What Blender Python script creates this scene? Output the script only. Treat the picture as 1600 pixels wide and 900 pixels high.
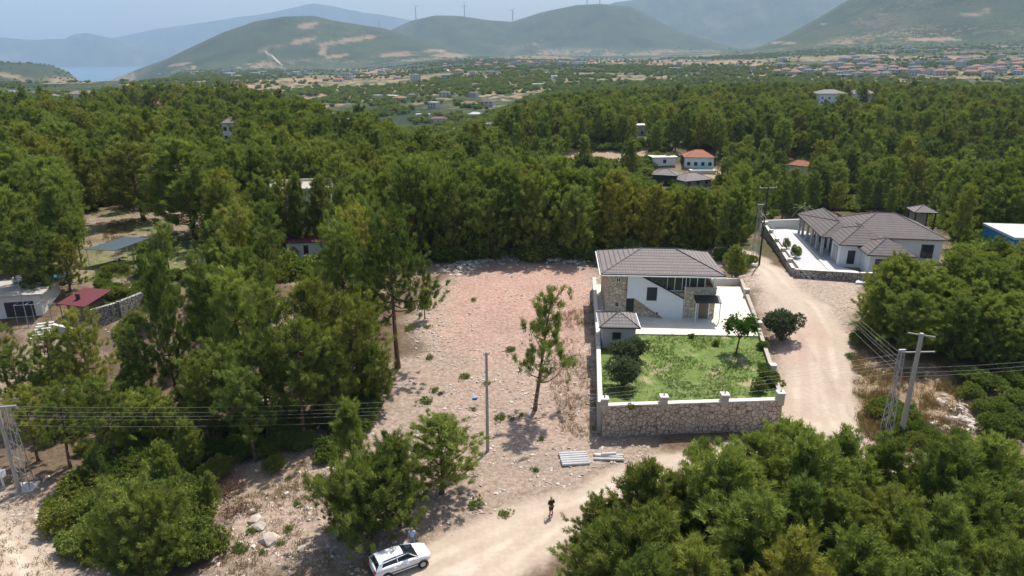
import bpy, math, random
import numpy as np
from mathutils import Vector, Matrix
for o in list(bpy.data.objects): bpy.data.objects.remove(o)
R = math.radians
S = bpy.context.scene
COL = S.collection
# ---------------------------------------------------------------- camera, sky, sun
CH, PITCH, F = 32.0, R(18.7), 1081.0
cam_d = bpy.data.cameras.new('camera'); cam = bpy.data.objects.new('camera', cam_d); COL.objects.link(cam)
cam.location = (0, 0, CH); cam.rotation_euler = (R(90) - PITCH, 0, 0)
cam_d.sensor_width = 36; cam_d.lens = 36 * F / 1600; cam_d.clip_start = .5; cam_d.clip_end = 90000
S.camera = cam
SUN_EL, SUN_AZ = R(61), R(28)            # azimuth measured from +Y towards +X
W = bpy.data.worlds.new('World'); S.world = W; W.use_nodes = True
nt = W.node_tree; bg = nt.nodes['Background']
sk = nt.nodes.new('ShaderNodeTexSky'); sk.sky_type = 'NISHITA'; sk.sun_disc = False
sk.sun_elevation = SUN_EL; sk.sun_rotation = SUN_AZ; sk.air_density = 1.15; sk.dust_density = 2.6; sk.ozone_density = 1.6
nt.links.new(sk.outputs[0], bg.inputs[0]); bg.inputs[1].default_value = 0.118
sd = bpy.data.lights.new('sun', 'SUN'); so = bpy.data.objects.new('sun', sd); COL.objects.link(so)
sd.energy = 4.9; sd.angle = R(.5); sd.color = (1, .95, .87)
so.rotation_euler = Vector((math.sin(SUN_AZ)*math.cos(SUN_EL), math.cos(SUN_AZ)*math.cos(SUN_EL), math.sin(SUN_EL))).to_track_quat('Z', 'Y').to_euler()
so.location = (0, 0, 200)
vs = S.view_settings; vs.view_transform = 'Standard'; vs.look = 'None'; vs.gamma = 1; vs.use_curve_mapping = False
vs.exposure = 0.32
S.cycles.volume_bounces = 1; S.cycles.max_bounces = 6; S.cycles.diffuse_bounces = 3; S.cycles.transparent_max_bounces = 6

# ---------------------------------------------------------------- noise and terrain
def _hash(ix, iy, s):
    h = (ix.astype(np.int64) * 374761393 + iy.astype(np.int64) * 668265263 + s * 1442695041) & 0x7fffffff
    h = ((h ^ (h >> 13)) * 1274126177) & 0x7fffffff
    return ((h ^ (h >> 16)) & 0xffff) / 65535.0
def vnoise(x, y, s=0):
    x = np.asarray(x, float); y = np.asarray(y, float)
    ix = np.floor(x); iy = np.floor(y); fx = x - ix; fy = y - iy
    fx = fx*fx*(3-2*fx); fy = fy*fy*(3-2*fy)
    a = _hash(ix, iy, s); b = _hash(ix+1, iy, s); c = _hash(ix, iy+1, s); d = _hash(ix+1, iy+1, s)
    return (a*(1-fx)+b*fx)*(1-fy) + (c*(1-fx)+d*fx)*fy
def fbm(x, y, sc, o=4, s=0):
    t = 0; a = .5; n = 0
    for k in range(o):
        t = t + a*vnoise(x/sc*2**k + 17.3*k, y/sc*2**k - 9.1*k, s+k); n += a; a *= .5
    return t/n - .5
def ss(a, b, x):
    t = np.clip((x-a)/(b-a), 0, 1); return t*t*(3-2*t)
CP, SP = math.cos(PITCH), math.sin(PITCH)
def raydir(px, py):
    a = (np.asarray(px, float)-800)/F; b = -(np.asarray(py, float)-450)/F
    return a, CP + b*SP, -SP + b*CP
def elev(px, py):                       # tan(elevation), azimuth of a pixel
    x, y, z = raydir(px, py); h = np.hypot(x, y); return z/h, np.arctan2(x, y)
def project(x, y, z):
    zz = z - CH; d = y*CP - zz*SP; d = np.where(np.abs(d) < 1e-6, 1e-6, d)
    return 800 + F*x/d, 450 - F*(y*SP + zz*CP)/d, d
SEA = -165.0
# far ridges: (crest pixels, crest distance, near foot distance, far foot distance)
RIDGES = [
 ([(150,135),(205,112),(260,92),(300,73),(350,50),(400,33),(440,26),(490,25),(520,32),(560,38),(600,44),(650,60),(700,76),(760,95),(820,112),(900,130)], 5200, 3900, 6800, 11),
 ([(560,90),(600,52),(640,33),(680,24),(720,25),(760,31),(800,34),(850,18),(900,8),(940,6),(985,10),(1020,28),(1060,48),(1120,66),(1200,92),(1260,110)], 7200, 5700, 9500, 23),
 ([(860,60),(900,30),(960,4),(990,0),(1040,-10),(1100,-18),(1180,-20),(1240,-18),(1300,-8),(1360,10),(1450,40),(1500,70)], 11500, 8600, 15000, 37),
 ([(1120,110),(1180,76),(1230,55),(1280,28),(1330,-2),(1400,-40),(1500,-70),(1600,-85),(1750,-90),(1900,-60)], 5200, 3300, 7500, 51),
 ([(-400,60),(-200,62),(-60,60),(0,58),(50,62),(100,60),(115,53),(135,51),(160,56),(200,66),(260,74),(330,80),(420,92)], 14800, 13200, 16200, 61),
 ([(100,80),(180,58),(250,44),(320,34),(380,25),(420,20),(460,11),(490,4),(520,9),(560,17),(600,23),(640,31),(700,45),(800,60),(900,70)], 17300, 15600, 18600, 71),
 ([(-500,104),(-200,98),(0,97),(40,98),(75,101),(100,110),(122,124),(135,140)], 3300, 2700, 4000, 83),
]
_R = []
for pts, D, Dn, Df, s in RIDGES:
    te, az = elev(np.array([p[0] for p in pts]), np.array([p[1] for p in pts]))
    _R.append((az, te, D, Dn, Df, s))
_ea = elev(np.array([-700,0,300,450,560,640,700,760,850,1000,1200,1600,2300]), np.full(13, 200.))[1]
_er = np.array([470,490,480,410,320,250,250,330,520,650,720,720,700.])
GARD = None
def terrain(x, y):
    x = np.asarray(x, float); y = np.asarray(y, float)
    r = np.hypot(x, y); az = np.arctan2(x, y)
    z = 2.0*ss(50, 90, y) + .7*ss(24, 34, x)*ss(52, 80, y)
    z = z + .5*fbm(x, y, 14, 3, 3)*ss(0, 6, np.abs(x-16.5)-9)*ss(40, 60, r) + .18*fbm(x, y, 3.5, 2, 9)
    z = z - 2.2*ss(-14, -34, x)*ss(75, 50, y)*ss(34, 46, y)*0.6
    z = z + 3.0*ss(-25, -60, x)*ss(55, 90, y)
    # transverse valley behind the house, rising again beyond it
    z = z - 10*ss(108, 165, y)*ss(270, 215, y)*ss(-40, 10, x) - 4*ss(180, 320, r)*ss(-.45, -.2, az) - 3.5*ss(230, 430, r)*ss(-.3, -.45, az)
    z = z + 9*fbm(x, y, 130, 3, 5)*ss(110, 220, r)
    re = np.interp(az, _ea, _er)
    z = z - 8*ss(.7, 1.0, r/re)*(1-.9*ss(-.25, -.4, az))
    kr = [300, 700, 1500, 2500, 4000, 6000, 9000]; lf = ss(-.22, -.05, az)
    pl = np.interp(r, kr, [-30, -27, -20, -28, -42, -60, -80])*(1-lf) + np.interp(r, kr, [-30, -26, -4, 4, 14, 22, 30])*lf
    pl = pl + 9*fbm(x, y, 700, 4, 7) + 4*fbm(x, y, 130, 3, 8)*ss(500, 900, r)
    # plain climbs to the right, falls to the sea on the left
    pl = pl + np.clip(r-1300, 0, 4000)*.024*ss(.15, .5, az)
    pl = pl - 150*ss(1500, 4200, r)*ss(-.42, -.49, az) - 60*ss(7500, 9000, r)
    pl = np.where((r > 5600) & (az < -.2), np.minimum(pl, SEA-25*ss(5600, 6200, r)*1.0), pl)
    e = ss(1.0, 2.3, r/re)
    z = z*(1-e) + pl*e
    for ra, te, D, Dn, Df, s in _R:
        m = (r > Dn*.9) & (r < Df*1.1) & (az > ra[0]) & (az < ra[-1])
        if not np.any(m): continue
        rr = r[m] if r.ndim else r; aa = az[m] if r.ndim else az
        crest = CH + D*np.interp(aa, ra, te)
        base = z[m] if r.ndim else z
        xx = x[m] if r.ndim else x; yy = y[m] if r.ndim else y
        t = np.where(rr < D, ss(Dn, D, rr)**.85, ss(Df, D, rr))
        rel = np.maximum(crest - base, 0)
        gul = 1 - .55*np.abs(fbm(aa*D + .2*xx, rr*.35, 500, 4, s))*(4*t*(1-t)) - .16*np.abs(fbm(xx, yy, 260, 4, s+5))*(1-.8*t)
        h = base + rel*t*gul
        if r.ndim: z = z.copy(); z[m] = np.maximum(base, h)
        else: z = np.maximum(base, h)
    return z
_rs = np.exp(np.linspace(math.log(18), math.log(30000), 5200))
def P(px, py, z=None, dz=0.):
    """world point seen at photo pixel: on the terrain, or at height z"""
    a, b, c = [float(v) for v in raydir(px, py)]
    h = math.hypot(a, b)
    if z is not None:
        t = (z-CH)/c; return Vector((a*t, b*t, z))
    t = _rs/h; X, Y, Z = a*t, b*t, CH + c*t
    T = terrain(X, Y); hit = np.nonzero(Z < T + dz)[0]
    if len(hit) == 0: return None
    i = hit[0]
    if i:
        g0 = Z[i-1]-T[i-1]-dz; g1 = Z[i]-T[i]-dz; f = g0/(g0-g1); tt = t[i-1]*(1-f)+t[i]*f
    else: tt = t[i]
    x, y = a*tt, b*tt
    return Vector((x, y, float(terrain(np.array([x]), np.array([y]))[0])))
def TZ(x, y): return float(terrain(np.array([x]), np.array([y]))[0])
def poly_sd(x, y, poly):                # signed distance, positive inside
    poly = np.asarray(poly, float); n = len(poly)
    d = np.full(x.shape, 1e9); ins = np.zeros(x.shape, bool)
    for i in range(n):
        ax, ay = poly[i]; bx, by = poly[(i+1) % n]
        ex, ey = bx-ax, by-ay; t = np.clip(((x-ax)*ex+(y-ay)*ey)/(ex*ex+ey*ey+1e-12), 0, 1)
        d = np.minimum(d, np.hypot(x-ax-t*ex, y-ay-t*ey))
        c = ((ay > y) != (by > y)) & (x < ex*(y-ay)/(ey if abs(ey) > 1e-12 else 1e-12)+ax)
        ins ^= c
    return np.where(ins, d, -d)
def wpoly(pts, z=None): return [tuple(P(a, b, z))[:2] for a, b in pts]

# ---------------------------------------------------------------- materials
def mat(name, col, rough=.8, metal=0, spec=.3, noise=0, nscale=3, bump=0, bscale=20, alpha=None):
    m = bpy.data.materials.new(name); m.use_nodes = True; n = m.node_tree; b = n.nodes['Principled BSDF']
    b.inputs['Base Color'].default_value = (*col, 1); b.inputs['Roughness'].default_value = rough
    b.inputs['Metallic'].default_value = metal; b.inputs['Specular IOR Level'].default_value = spec
    if noise:
        tc = n.nodes.new('ShaderNodeTexCoord'); nz = n.nodes.new('ShaderNodeTexNoise'); nz.inputs['Scale'].default_value = nscale; nz.inputs['Detail'].default_value = 6
        mx = n.nodes.new('ShaderNodeMix'); mx.data_type = 'RGBA'
        n.links.new(tc.outputs['Object'], nz.inputs[0]); n.links.new(nz.outputs[0], mx.inputs[0])
        mx.inputs[6].default_value = (*[c*(1-noise) for c in col], 1); mx.inputs[7].default_value = (*[min(1, c*(1+noise)) for c in col], 1)
        n.links.new(mx.outputs[2], b.inputs['Base Color'])
    if bump:
        tc = n.nodes.new('ShaderNodeTexCoord'); nz = n.nodes.new('ShaderNodeTexNoise'); nz.inputs['Scale'].default_value = bscale; nz.inputs['Detail'].default_value = 5
        bp = n.nodes.new('ShaderNodeBump'); bp.inputs['Strength'].default_value = bump; bp.inputs['Distance'].default_value = .1
        n.links.new(tc.outputs['Object'], nz.inputs[0]); n.links.new(nz.outputs[0], bp.inputs['Height']); n.links.new(bp.outputs[0], b.inputs['Normal'])
    return m
class NB:                                # tiny node builder
    def __init__(s, m): s.n = m.node_tree; s.b = s.n.nodes.get('Principled BSDF')
    def node(s, t, **k):
        o = s.n.nodes.new(t)
        for a, v in k.items(): setattr(o, a, v)
        return o
    def L(s, a, b): s.n.links.new(a, b)
    def val(s, x, inp):
        if isinstance(x, (int, float)): inp.default_value = x
        elif isinstance(x, tuple): inp.default_value = (*x, 1) if len(x) == 3 else x
        else: s.L(x, inp)
    def math(s, op, a, b=0, clamp=False):
        o = s.node('ShaderNodeMath', operation=op, use_clamp=clamp); s.val(a, o.inputs[0]); s.val(b, o.inputs[1]); return o.outputs[0]
    def mix(s, f, a, b, blend='MIX'):
        o = s.node('ShaderNodeMix', data_type='RGBA', blend_type=blend); s.val(f, o.inputs[0]); s.val(a, o.inputs[6]); s.val(b, o.inputs[7]); return o.outputs[2]
    def noise(s, v, sc, det=4, rough=.55):
        o = s.node('ShaderNodeTexNoise'); o.inputs['Scale'].default_value = sc; o.inputs['Detail'].default_value = det; o.inputs['Roughness'].default_value = rough; s.L(v, o.inputs[0]); return o.outputs[0]
    def vor(s, v, sc, feature='F1', out='Distance', rnd=1):
        o = s.node('ShaderNodeTexVoronoi', feature=feature); o.inputs['Scale'].default_value = sc; o.inputs['Randomness'].default_value = rnd; s.L(v, o.inputs[0]); return o.outputs[out]
    def ramp(s, f, lo, hi):
        o = s.node('ShaderNodeMapRange', interpolation_type='SMOOTHSTEP'); s.val(f, o.inputs[0]); o.inputs[1].default_value = lo; o.inputs[2].default_value = hi; return o.outputs[0]
    def attr(s, name, out='Fac'):
        o = s.node('ShaderNodeAttribute', attribute_name=name); return o.outputs[out]
    def obj(s): return s.node('ShaderNodeTexCoord').outputs['Object']
def newmat(name, rough=.9, spec=.2):
    m = bpy.data.materials.new(name); m.use_nodes = True; b = m.node_tree.nodes['Principled BSDF']
    b.inputs['Roughness'].default_value = rough; b.inputs['Specular IOR Level'].default_value = spec
    return m, NB(m)
def foliage(name, c0, c1, tr=.35, dead=0):
    m = bpy.data.materials.new(name); m.use_nodes = True; n = NB(m); n.n.nodes.remove(n.b)
    out = [q for q in n.n.nodes if q.type == 'OUTPUT_MATERIAL'][0]
    oi = n.node('ShaderNodeObjectInfo'); f = n.noise(n.obj(), 1.1, 4, .7)
    f = n.ramp(f, .34, .66); f = n.math('ADD', n.math('MULTIPLY', f, .55), n.math('MULTIPLY', oi.outputs['Random'], .45))
    c = n.mix(f, c0, c1)
    if dead: c = n.mix(n.math('MULTIPLY', n.ramp(n.noise(n.obj(), 1.3, 3), .58, .7), dead), c, (.16, .09, .04))
    r2 = n.node('ShaderNodeTexWhiteNoise', noise_dimensions='1D'); n.L(oi.outputs['Random'], r2.inputs['W'])
    c = n.mix(n.math('MULTIPLY', n.ramp(r2.outputs[0], .62, 1.0), .55), c, n.mix(1, c, (1.25, .92, .75), 'MULTIPLY')); c = n.mix(n.math('MULTIPLY', n.ramp(r2.outputs[0], .3, 0), .6), c, n.mix(1, c, (.62, .72, .8), 'MULTIPLY'))
    d = n.node('ShaderNodeBsdfDiffuse'); t = n.node('ShaderNodeBsdfTranslucent'); mx = n.node('ShaderNodeMixShader'); mx.inputs[0].default_value = tr
    n.L(c, d.inputs[0]); n.L(n.mix(1, c, (1.2, 1.25, .6), 'MULTIPLY'), t.inputs[0]); n.L(d.outputs[0], mx.inputs[1]); n.L(t.outputs[0], mx.inputs[2]); n.L(mx.outputs[0], out.inputs[0])
    return m
M = {}
M['pine'] = foliage('pine needles', (.072, .112, .03), (.37, .42, .105), .3, .22)
M['shrub'] = foliage('shrub leaves', (.10, .15, .035), (.27, .32, .08), .25, .2)
M['olive'] = foliage('olive leaves', (.085, .115, .06), (.15, .18, .10), .2)
M['leaf'] = foliage('fresh leaves', (.07, .15, .025), (.13, .22, .04), .35)
M['grassblade'] = foliage('grass blades', (.13, .19, .045), (.24, .30, .08), .3, .2)
M['drygrass'] = foliage('dry grass', (.22, .15, .08), (.34, .25, .14), .2)
M['deadbrush'] = foliage('dead brush', (.16, .09, .06), (.24, .14, .10), .1)
M['bark'] = mat('pine bark', (.17, .11, .075), .95, noise=.5, nscale=6)
M['stone'] = mat('limestone', (.50, .45, .39), .95, noise=.25, nscale=2)
M['white'] = mat('white plaster', (.78, .79, .80), .8, noise=.05, nscale=2)
M['offwhite'] = mat('cream plaster', (.68, .65, .60), .85, noise=.08, nscale=1.2)
M['coping'] = mat('white coping', (.66, .62, .56), .8, noise=.1, nscale=3)
M['grey'] = mat('grey render', (.42, .41, .41), .85, noise=.12, nscale=1)
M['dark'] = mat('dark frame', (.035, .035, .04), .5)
M['glass'] = mat('window glass', (.03, .045, .05), .08, spec=.6)
M['door'] = mat('timber door', (.20, .15, .11), .6, noise=.2, nscale=4)
M['pipe'] = mat('concrete pipe', (.55, .54, .53), .8, noise=.15, nscale=4)
M['concrete'] = mat('weathered concrete', (.40, .36, .31), .9, noise=.2, nscale=3)
M['steel'] = mat('galvanised steel', (.36, .38, .42), .45, metal=.6, noise=.1)
M['wire'] = mat('bare cable', (.42, .40, .38), .5, metal=.3)
M['blue'] = mat('blue plastic', (.03, .22, .55), .5)
M['bluewall'] = mat('bright blue wall', (.02, .22, .48), .7, noise=.05)
M['redroof'] = mat('dark red sheet', (.14, .035, .045), .6, noise=.12, nscale=2)
M['clay'] = mat('orange clay tiles', (.36, .14, .085), .85, noise=.2, nscale=1.5)
M['paleroof'] = mat('pale roof slab', (.50, .49, .48), .8, noise=.15, nscale=1)
M['paver'] = mat('grey paving', (.48, .48, .49), .8, noise=.12, nscale=2)
def tile_mat(name, c0, c1, row=.32):
    m, n = newmat(name, .75, .3); g = n.attr('slope', 'Vector')
    sx = n.node('ShaderNodeSeparateXYZ'); n.L(g, sx.inputs[0])
    u = sx.outputs[0]; v = sx.outputs[1]
    fr = n.math('FRACT', n.math('DIVIDE', v, row)); line = n.ramp(fr, .34, .06)
    fu = n.math('FRACT', n.math('DIVIDE', u, .33)); lu = n.ramp(fu, .18, .05)
    nz = n.noise(n.obj(), .8, 5); c = n.mix(nz, c0, c1)
    cell = n.node('ShaderNodeTexWhiteNoise', noise_dimensions='2D'); cb = n.node('ShaderNodeCombineXYZ')
    n.L(n.math('FLOOR', n.math('DIVIDE', u, .33)), cb.inputs[0]); n.L(n.math('FLOOR', n.math('DIVIDE', v, row)), cb.inputs[1]); n.L(cb.outputs[0], cell.inputs[0])
    c = n.mix(n.math('MULTIPLY', cell.outputs[0], .16), c, tuple(k*.55 for k in c0))
    c = n.mix(n.math('MULTIPLY', line, .85), c, tuple(k*.32 for k in c0)); c = n.mix(n.math('MULTIPLY', lu, .08), c, tuple(k*.4 for k in c0))
    n.L(c, n.b.inputs['Base Color'])
    bp = n.node('ShaderNodeBump'); bp.inputs['Distance'].default_value = .04; n.L(n.math('ADD', fr, n.math('MULTIPLY', lu, -.5)), bp.inputs['Height']); n.L(bp.outputs[0], n.b.inputs['Normal'])
    return m
M['tile'] = tile_mat('brown grey roof tiles', (.20, .165, .155), (.27, .235, .225), .58)
M['tile3'] = tile_mat('dark brown grey roof tiles', (.135, .11, .105), (.20, .17, .165), .55)
M['tile2'] = tile_mat('grey roof tiles', (.20, .175, .165), (.29, .26, .25), .45)
def masonry(name, sc, c0, c1, mortar, mw=.05, squash=1.0, contrast=1):
    m, n = newmat(name, .95, .15); v = n.obj()
    mp = n.node('ShaderNodeMapping'); n.L(v, mp.inputs[0]); mp.inputs['Scale'].default_value = (1, 1, squash)
    nz = n.node('ShaderNodeTexNoise'); nz.inputs['Scale'].default_value = 1.5; n.L(v, nz.inputs[0])
    ad = n.node('ShaderNodeVectorMath', operation='MULTIPLY_ADD'); n.L(nz.outputs[1], ad.inputs[0]); ad.inputs[1].default_value = (.25,)*3; n.L(mp.outputs[0], ad.inputs[2])
    d = n.vor(ad.outputs[0], sc, 'DISTANCE_TO_EDGE'); cc = n.vor(ad.outputs[0], sc, 'F1', 'Color')
    sp = n.node('ShaderNodeSeparateColor'); n.L(cc, sp.inputs[0])
    c = n.mix(sp.outputs[0], c0, c1); c = n.mix(n.math('MULTIPLY', n.noise(v, 9, 4), .35), c, tuple(k*.6 for k in c0))
    c = n.mix(n.math('MULTIPLY', n.ramp(n.noise(v, .5, 3), .5, .75), .45), c, tuple(k*.55 for k in c0))
    e = n.ramp(d, mw*.4, mw*1.3); c = n.mix(e, mortar, c); n.L(c, n.b.inputs['Base Color'])
    bp = n.node('ShaderNodeBump'); bp.inputs['Distance'].default_value = .06; bp.inputs['Strength'].default_value = .8; n.L(e, bp.inputs['Height']); n.L(bp.outputs[0], n.b.inputs['Normal'])
    return m
M['rubble'] = masonry('field stone retaining masonry', 2.5, (.46, .38, .31), (.64, .56, .47), (.20, .15, .115), .065)
M['housestone'] = masonry('golden house stone', 2.3, (.56, .45, .32), (.78, .69, .55), (.30, .24, .18), .05, 1.3)
M['drystone'] = masonry('grey dry stone', 3.6, (.36, .34, .32), (.60, .57, .53), (.08, .07, .06), .09)

# ---------------------------------------------------------------- mesh helpers
def tag(o, label=None, cat=None, group=None, kind=None):
    if label: o['label'] = label
    if cat: o['category'] = cat
    if group: o['group'] = group
    if kind: o['kind'] = kind
    return o
def empty(name, loc, rz=0, **k):
    o = bpy.data.objects.new(name, None); COL.objects.link(o); o.location = loc; o.rotation_euler = (0, 0, rz); o.empty_display_size = .3
    return tag(o, **k)
def link(name, me, parent=None):
    o = bpy.data.objects.new(name, me); COL.objects.link(o)
    if parent: o.parent = parent
    return o
def npmesh(name, V, Fc, mats, midx=None, smooth=False):
    """V (n,3), Fc (m,k) all faces with the same k"""
    me = bpy.data.meshes.new(name); V = np.asarray(V, np.float32); Fc = np.asarray(Fc, np.int32); m, k = Fc.shape
    me.vertices.add(len(V)); me.vertices.foreach_set('co', V.ravel()); me.loops.add(m*k); me.loops.foreach_set('vertex_index', Fc.ravel())
    me.polygons.add(m); me.polygons.foreach_set('loop_start', np.arange(0, m*k, k, dtype=np.int32)); me.polygons.foreach_set('loop_total', np.full(m, k, np.int32))
    for q in mats: me.materials.append(q)
    if midx is not None: me.polygons.foreach_set('material_index', np.asarray(midx, np.int32))
    me.update(calc_edges=True); me.validate()
    me.polygons.foreach_set('use_smooth', np.full(len(me.polygons), smooth)); return me
class MB:
    def __init__(s): s.v = []; s.f = []; s.m = []; s.mi = 0
    def add(s, vs, fs):
        o = len(s.v); s.v += [tuple(v) for v in vs]; s.f += [tuple(o+i for i in f) for f in fs]; s.m += [s.mi]*len(fs); return s
    def box(s, x0, y0, z0, x1, y1, z1):
        return s.add([(x0,y0,z0),(x1,y0,z0),(x1,y1,z0),(x0,y1,z0),(x0,y0,z1),(x1,y0,z1),(x1,y1,z1),(x0,y1,z1)],
                     [(0,3,2,1),(4,5,6,7),(0,1,5,4),(1,2,6,5),(2,3,7,6),(3,0,4,7)])
    def prism(s, pts, y0, y1):          # polygon in x,z extruded along y
        n = len(pts); a = [(x, y0, z) for x, z in pts] + [(x, y1, z) for x, z in pts]
        return s.add(a, [tuple(range(n)), tuple(range(2*n-1, n-1, -1))] + [(i, i+n, (i+1) % n+n, (i+1) % n) for i in range(n)])
    def slab(s, pts, z0, z1):           # polygon in x,y extruded along z (counter-clockwise)
        n = len(pts); z0 = z0 if hasattr(z0, '__len__') else [z0]*n; z1 = z1 if hasattr(z1, '__len__') else [z1]*n
        a = [(p[0], p[1], z0[i]) for i, p in enumerate(pts)] + [(p[0], p[1], z1[i]) for i, p in enumerate(pts)]
        return s.add(a, [tuple(range(n-1, -1, -1)), tuple(range(n, 2*n))] + [(i, (i+1) % n, (i+1) % n+n, i+n) for i in range(n)])
    def tube(s, a, b, r0, r1=None, n=8):
        a = Vector(a); b = Vector(b); r1 = r0 if r1 is None else r1; d = (b-a).normalized()
        u = d.orthogonal().normalized(); w = d.cross(u)
        vs = [a+(u*math.cos(2*math.pi*i/n)+w*math.sin(2*math.pi*i/n))*r0 for i in range(n)] + [b+(u*math.cos(2*math.pi*i/n)+w*math.sin(2*math.pi*i/n))*r1 for i in range(n)]
        return s.add(vs, [(i, (i+1) % n, (i+1) % n+n, i+n) for i in range(n)] + [tuple(range(n-1, -1, -1)), tuple(range(n, 2*n))])
    def path(s, pts, rs, n=6):
        for i in range(len(pts)-1): s.tube(pts[i], pts[i+1], rs[i], rs[i+1], n)
        return s
    def wall(s, a, b, t, z0, z1):       # vertical slab between two ground points
        a = Vector(a[:2]); b = Vector(b[:2]); d = (b-a).normalized(); nn = Vector((-d.y, d.x))*t/2
        p = [a+nn*-1, b+nn*-1, b+nn, a+nn]
        za = z0 if hasattr(z0, '__len__') else (z0, z0); zb = z1 if hasattr(z1, '__len__') else (z1, z1)
        return s.slab(p, [za[0], za[1], za[1], za[0]], [zb[0], zb[1], zb[1], zb[0]])
    def build(s, name, mats, parent=None, smooth=False, bevel=0):
        if not isinstance(mats, (list, tuple)): mats = [mats]
        me = bpy.data.meshes.new(name); me.from_pydata(s.v, [], s.f)
        for q in mats: me.materials.append(q)
        me.polygons.foreach_set('material_index', s.m); me.polygons.foreach_set('use_smooth', [smooth]*len(s.f)); me.update()
        o = link(name, me, parent)
        if bevel:
            b = o.modifiers.new('bevel', 'BEVEL'); b.width = bevel; b.segments = 1; b.limit_method = 'ANGLE'
        return o
def hip_roof(x0, y0, x1, y1, z, rise, name, m, parent, ridge=True, trim=None, thick=.14):
    """hipped roof with tile courses; returns the object"""
    w, d = x1-x0, y1-y0; h = min(w, d)/2
    if w >= d: r0, r1 = (x0+h, (y0+y1)/2), (x1-h, (y0+y1)/2)
    else: r0, r1 = ((x0+x1)/2, y0+h), ((x0+x1)/2, y1-h)
    zt = z+thick; e = [(x0,y0,zt),(x1,y0,zt),(x1,y1,zt),(x0,y1,zt)]; a = (*r0, z+rise+thick); b = (*r1, z+rise+thick)
    if w >= d: fs = [(0,1,5,4),(1,2,5),(2,3,4,5),(3,0,4)]
    else: fs = [(0,1,4),(1,2,5,4),(2,3,5),(3,0,4,5)]
    if max(w, d) - min(w, d) < .02:
        b = None; fs = [(0,1,4),(1,2,4),(2,3,4),(3,0,4)]
    mb = MB(); n0 = len(e)+ (2 if b else 1)
    vs = e+[a]+([b] if b else [])+[(q[0], q[1], z) for q in e]
    k = n0
    fs2 = [(k+3, k+2, k+1, k)] + [(i+k, (i+1) % 4+k, (i+1) % 4, i) for i in range(4)]
    mb.add(vs, fs+fs2); mb.m = [0]*len(fs)+[1]*len(fs2)
    o = mb.build(name, [m, M['dark']], parent); me = o.data
    at = me.attributes.new('slope', 'FLOAT_VECTOR', 'CORNER')
    for p in me.polygons:
        nrm = p.normal; hz = Vector((nrm.x, nrm.y, 0)); hz = hz.normalized() if hz.length > 1e-4 else Vector((0, 1, 0)); al = Vector((-hz.y, hz.x, 0)); up = nrm.cross(al)
        if up.z < 0: up = -up
        for li in p.loop_indices:
            c = me.vertices[me.loops[li].vertex_index].co; at.data[li].vector = (c.dot(al)+50.07, c.dot(up)+50-z*up.z, 0)
    if ridge:
        rb = MB(); cr = .07
        ends = [a, a, b or a, b or a] if w >= d else [a, b or a, b or a, a]
        if w >= d: ends = [a, b or a, b or a, a]
        for i in range(4): rb.tube(Vector(e[i]), Vector(ends[i])+Vector((0,0,.02)), cr, cr, 6)
        if b: rb.tube(a, b, cr+.02, cr+.02, 6)
        rb.build('ridge_cap', trim or M['dark'], o)
    return o
# ---------------------------------------------------------------- ground sheet, split into ground, roads and hills
ROAD = wpoly([(520,940),(585,893),(690,842),(800,792),(890,766),(980,724),(1060,702),(1150,686),(1216,684),(1222,600),(1218,540),(1212,500),(1195,458),(1180,425),(1150,402),(1080,392),(1085,384),(1180,394),(1230,425),(1250,450),(1290,475),(1318,520),(1328,580),(1345,650),(1420,740),(1300,770),(1100,790),(900,838),(760,950)])
ROAD2 = wpoly([(-90,790),(0,800),(30,822),(70,862),(95,905),(100,960),(-120,960)])
LOT = wpoly([(705,432),(760,405),(926,415),(940,560),(944,682),(1000,705),(900,765),(700,838),(500,905),(330,905),(365,810),(430,770),(530,710),(590,640),(590,600),(655,545),(640,480)])
RED = wpoly([(715,430),(770,412),(915,418),(925,480),(915,545),(850,560),(780,580),(700,540),(690,480)])
RED2 = wpoly([(730,560),(900,540),(925,640),(900,690),(780,690),(700,640)])
LEFTPATCH = wpoly([(-80,740),(60,755),(110,790),(90,830),(140,880),(250,905),(150,950),(-120,950)])
DRY = wpoly([(1335,515),(1420,545),(1500,570),(1520,620),(1510,680),(1560,720),(1350,700),(1330,600)])
SHOULDER = wpoly([(1210,690),(1208,520),(1180,470),(1165,440),(1060,395),(1100,380),(1240,425),(1345,440),(1350,480),(1335,520),(1335,640),(1430,730),(1200,760),(960,790)])
CLEAR_L = wpoly([(110,345),(190,325),(330,330),(350,380),(300,425),(230,520),(160,520),(130,440),(150,390)])
na = 760; azs = np.concatenate([np.linspace(-math.pi, -R(52), 50)[:-1], np.linspace(-R(52), R(52), na), np.linspace(R(52), math.pi, 50)[1:]])
rs = np.concatenate([[.5, 8, 16], np.exp(np.linspace(math.log(22), math.log(180), 430)), np.exp(np.linspace(math.log(181.5), math.log(19200), 470))[0:]])
A, Q = np.meshgrid(azs, rs); X = Q*np.sin(A); Y = Q*np.cos(A); Z = terrain(X.ravel(), Y.ravel()).reshape(X.shape)
nr, nc = X.shape
x = X.ravel(); y = Y.ravel(); z = Z.ravel(); r = Q.ravel(); az = A.ravel()
near = r < 190
def pm(poly, soft, j=.8, seed=1):
    m = np.zeros(x.shape); jx = x[near]+j*2*fbm(x[near], y[near], 2.5, 3, seed); jy = y[near]+j*2*fbm(x[near], y[near], 2.5, 3, seed+9)
    m[near] = ss(-soft, soft, poly_sd(jx, jy, poly)); return m
m_road = np.maximum(pm(ROAD, .7), pm(ROAD2, .8)); m_lot = pm(LOT, 1.6, 2.0); m_red = pm(RED, 1.6, 2.2)
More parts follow.
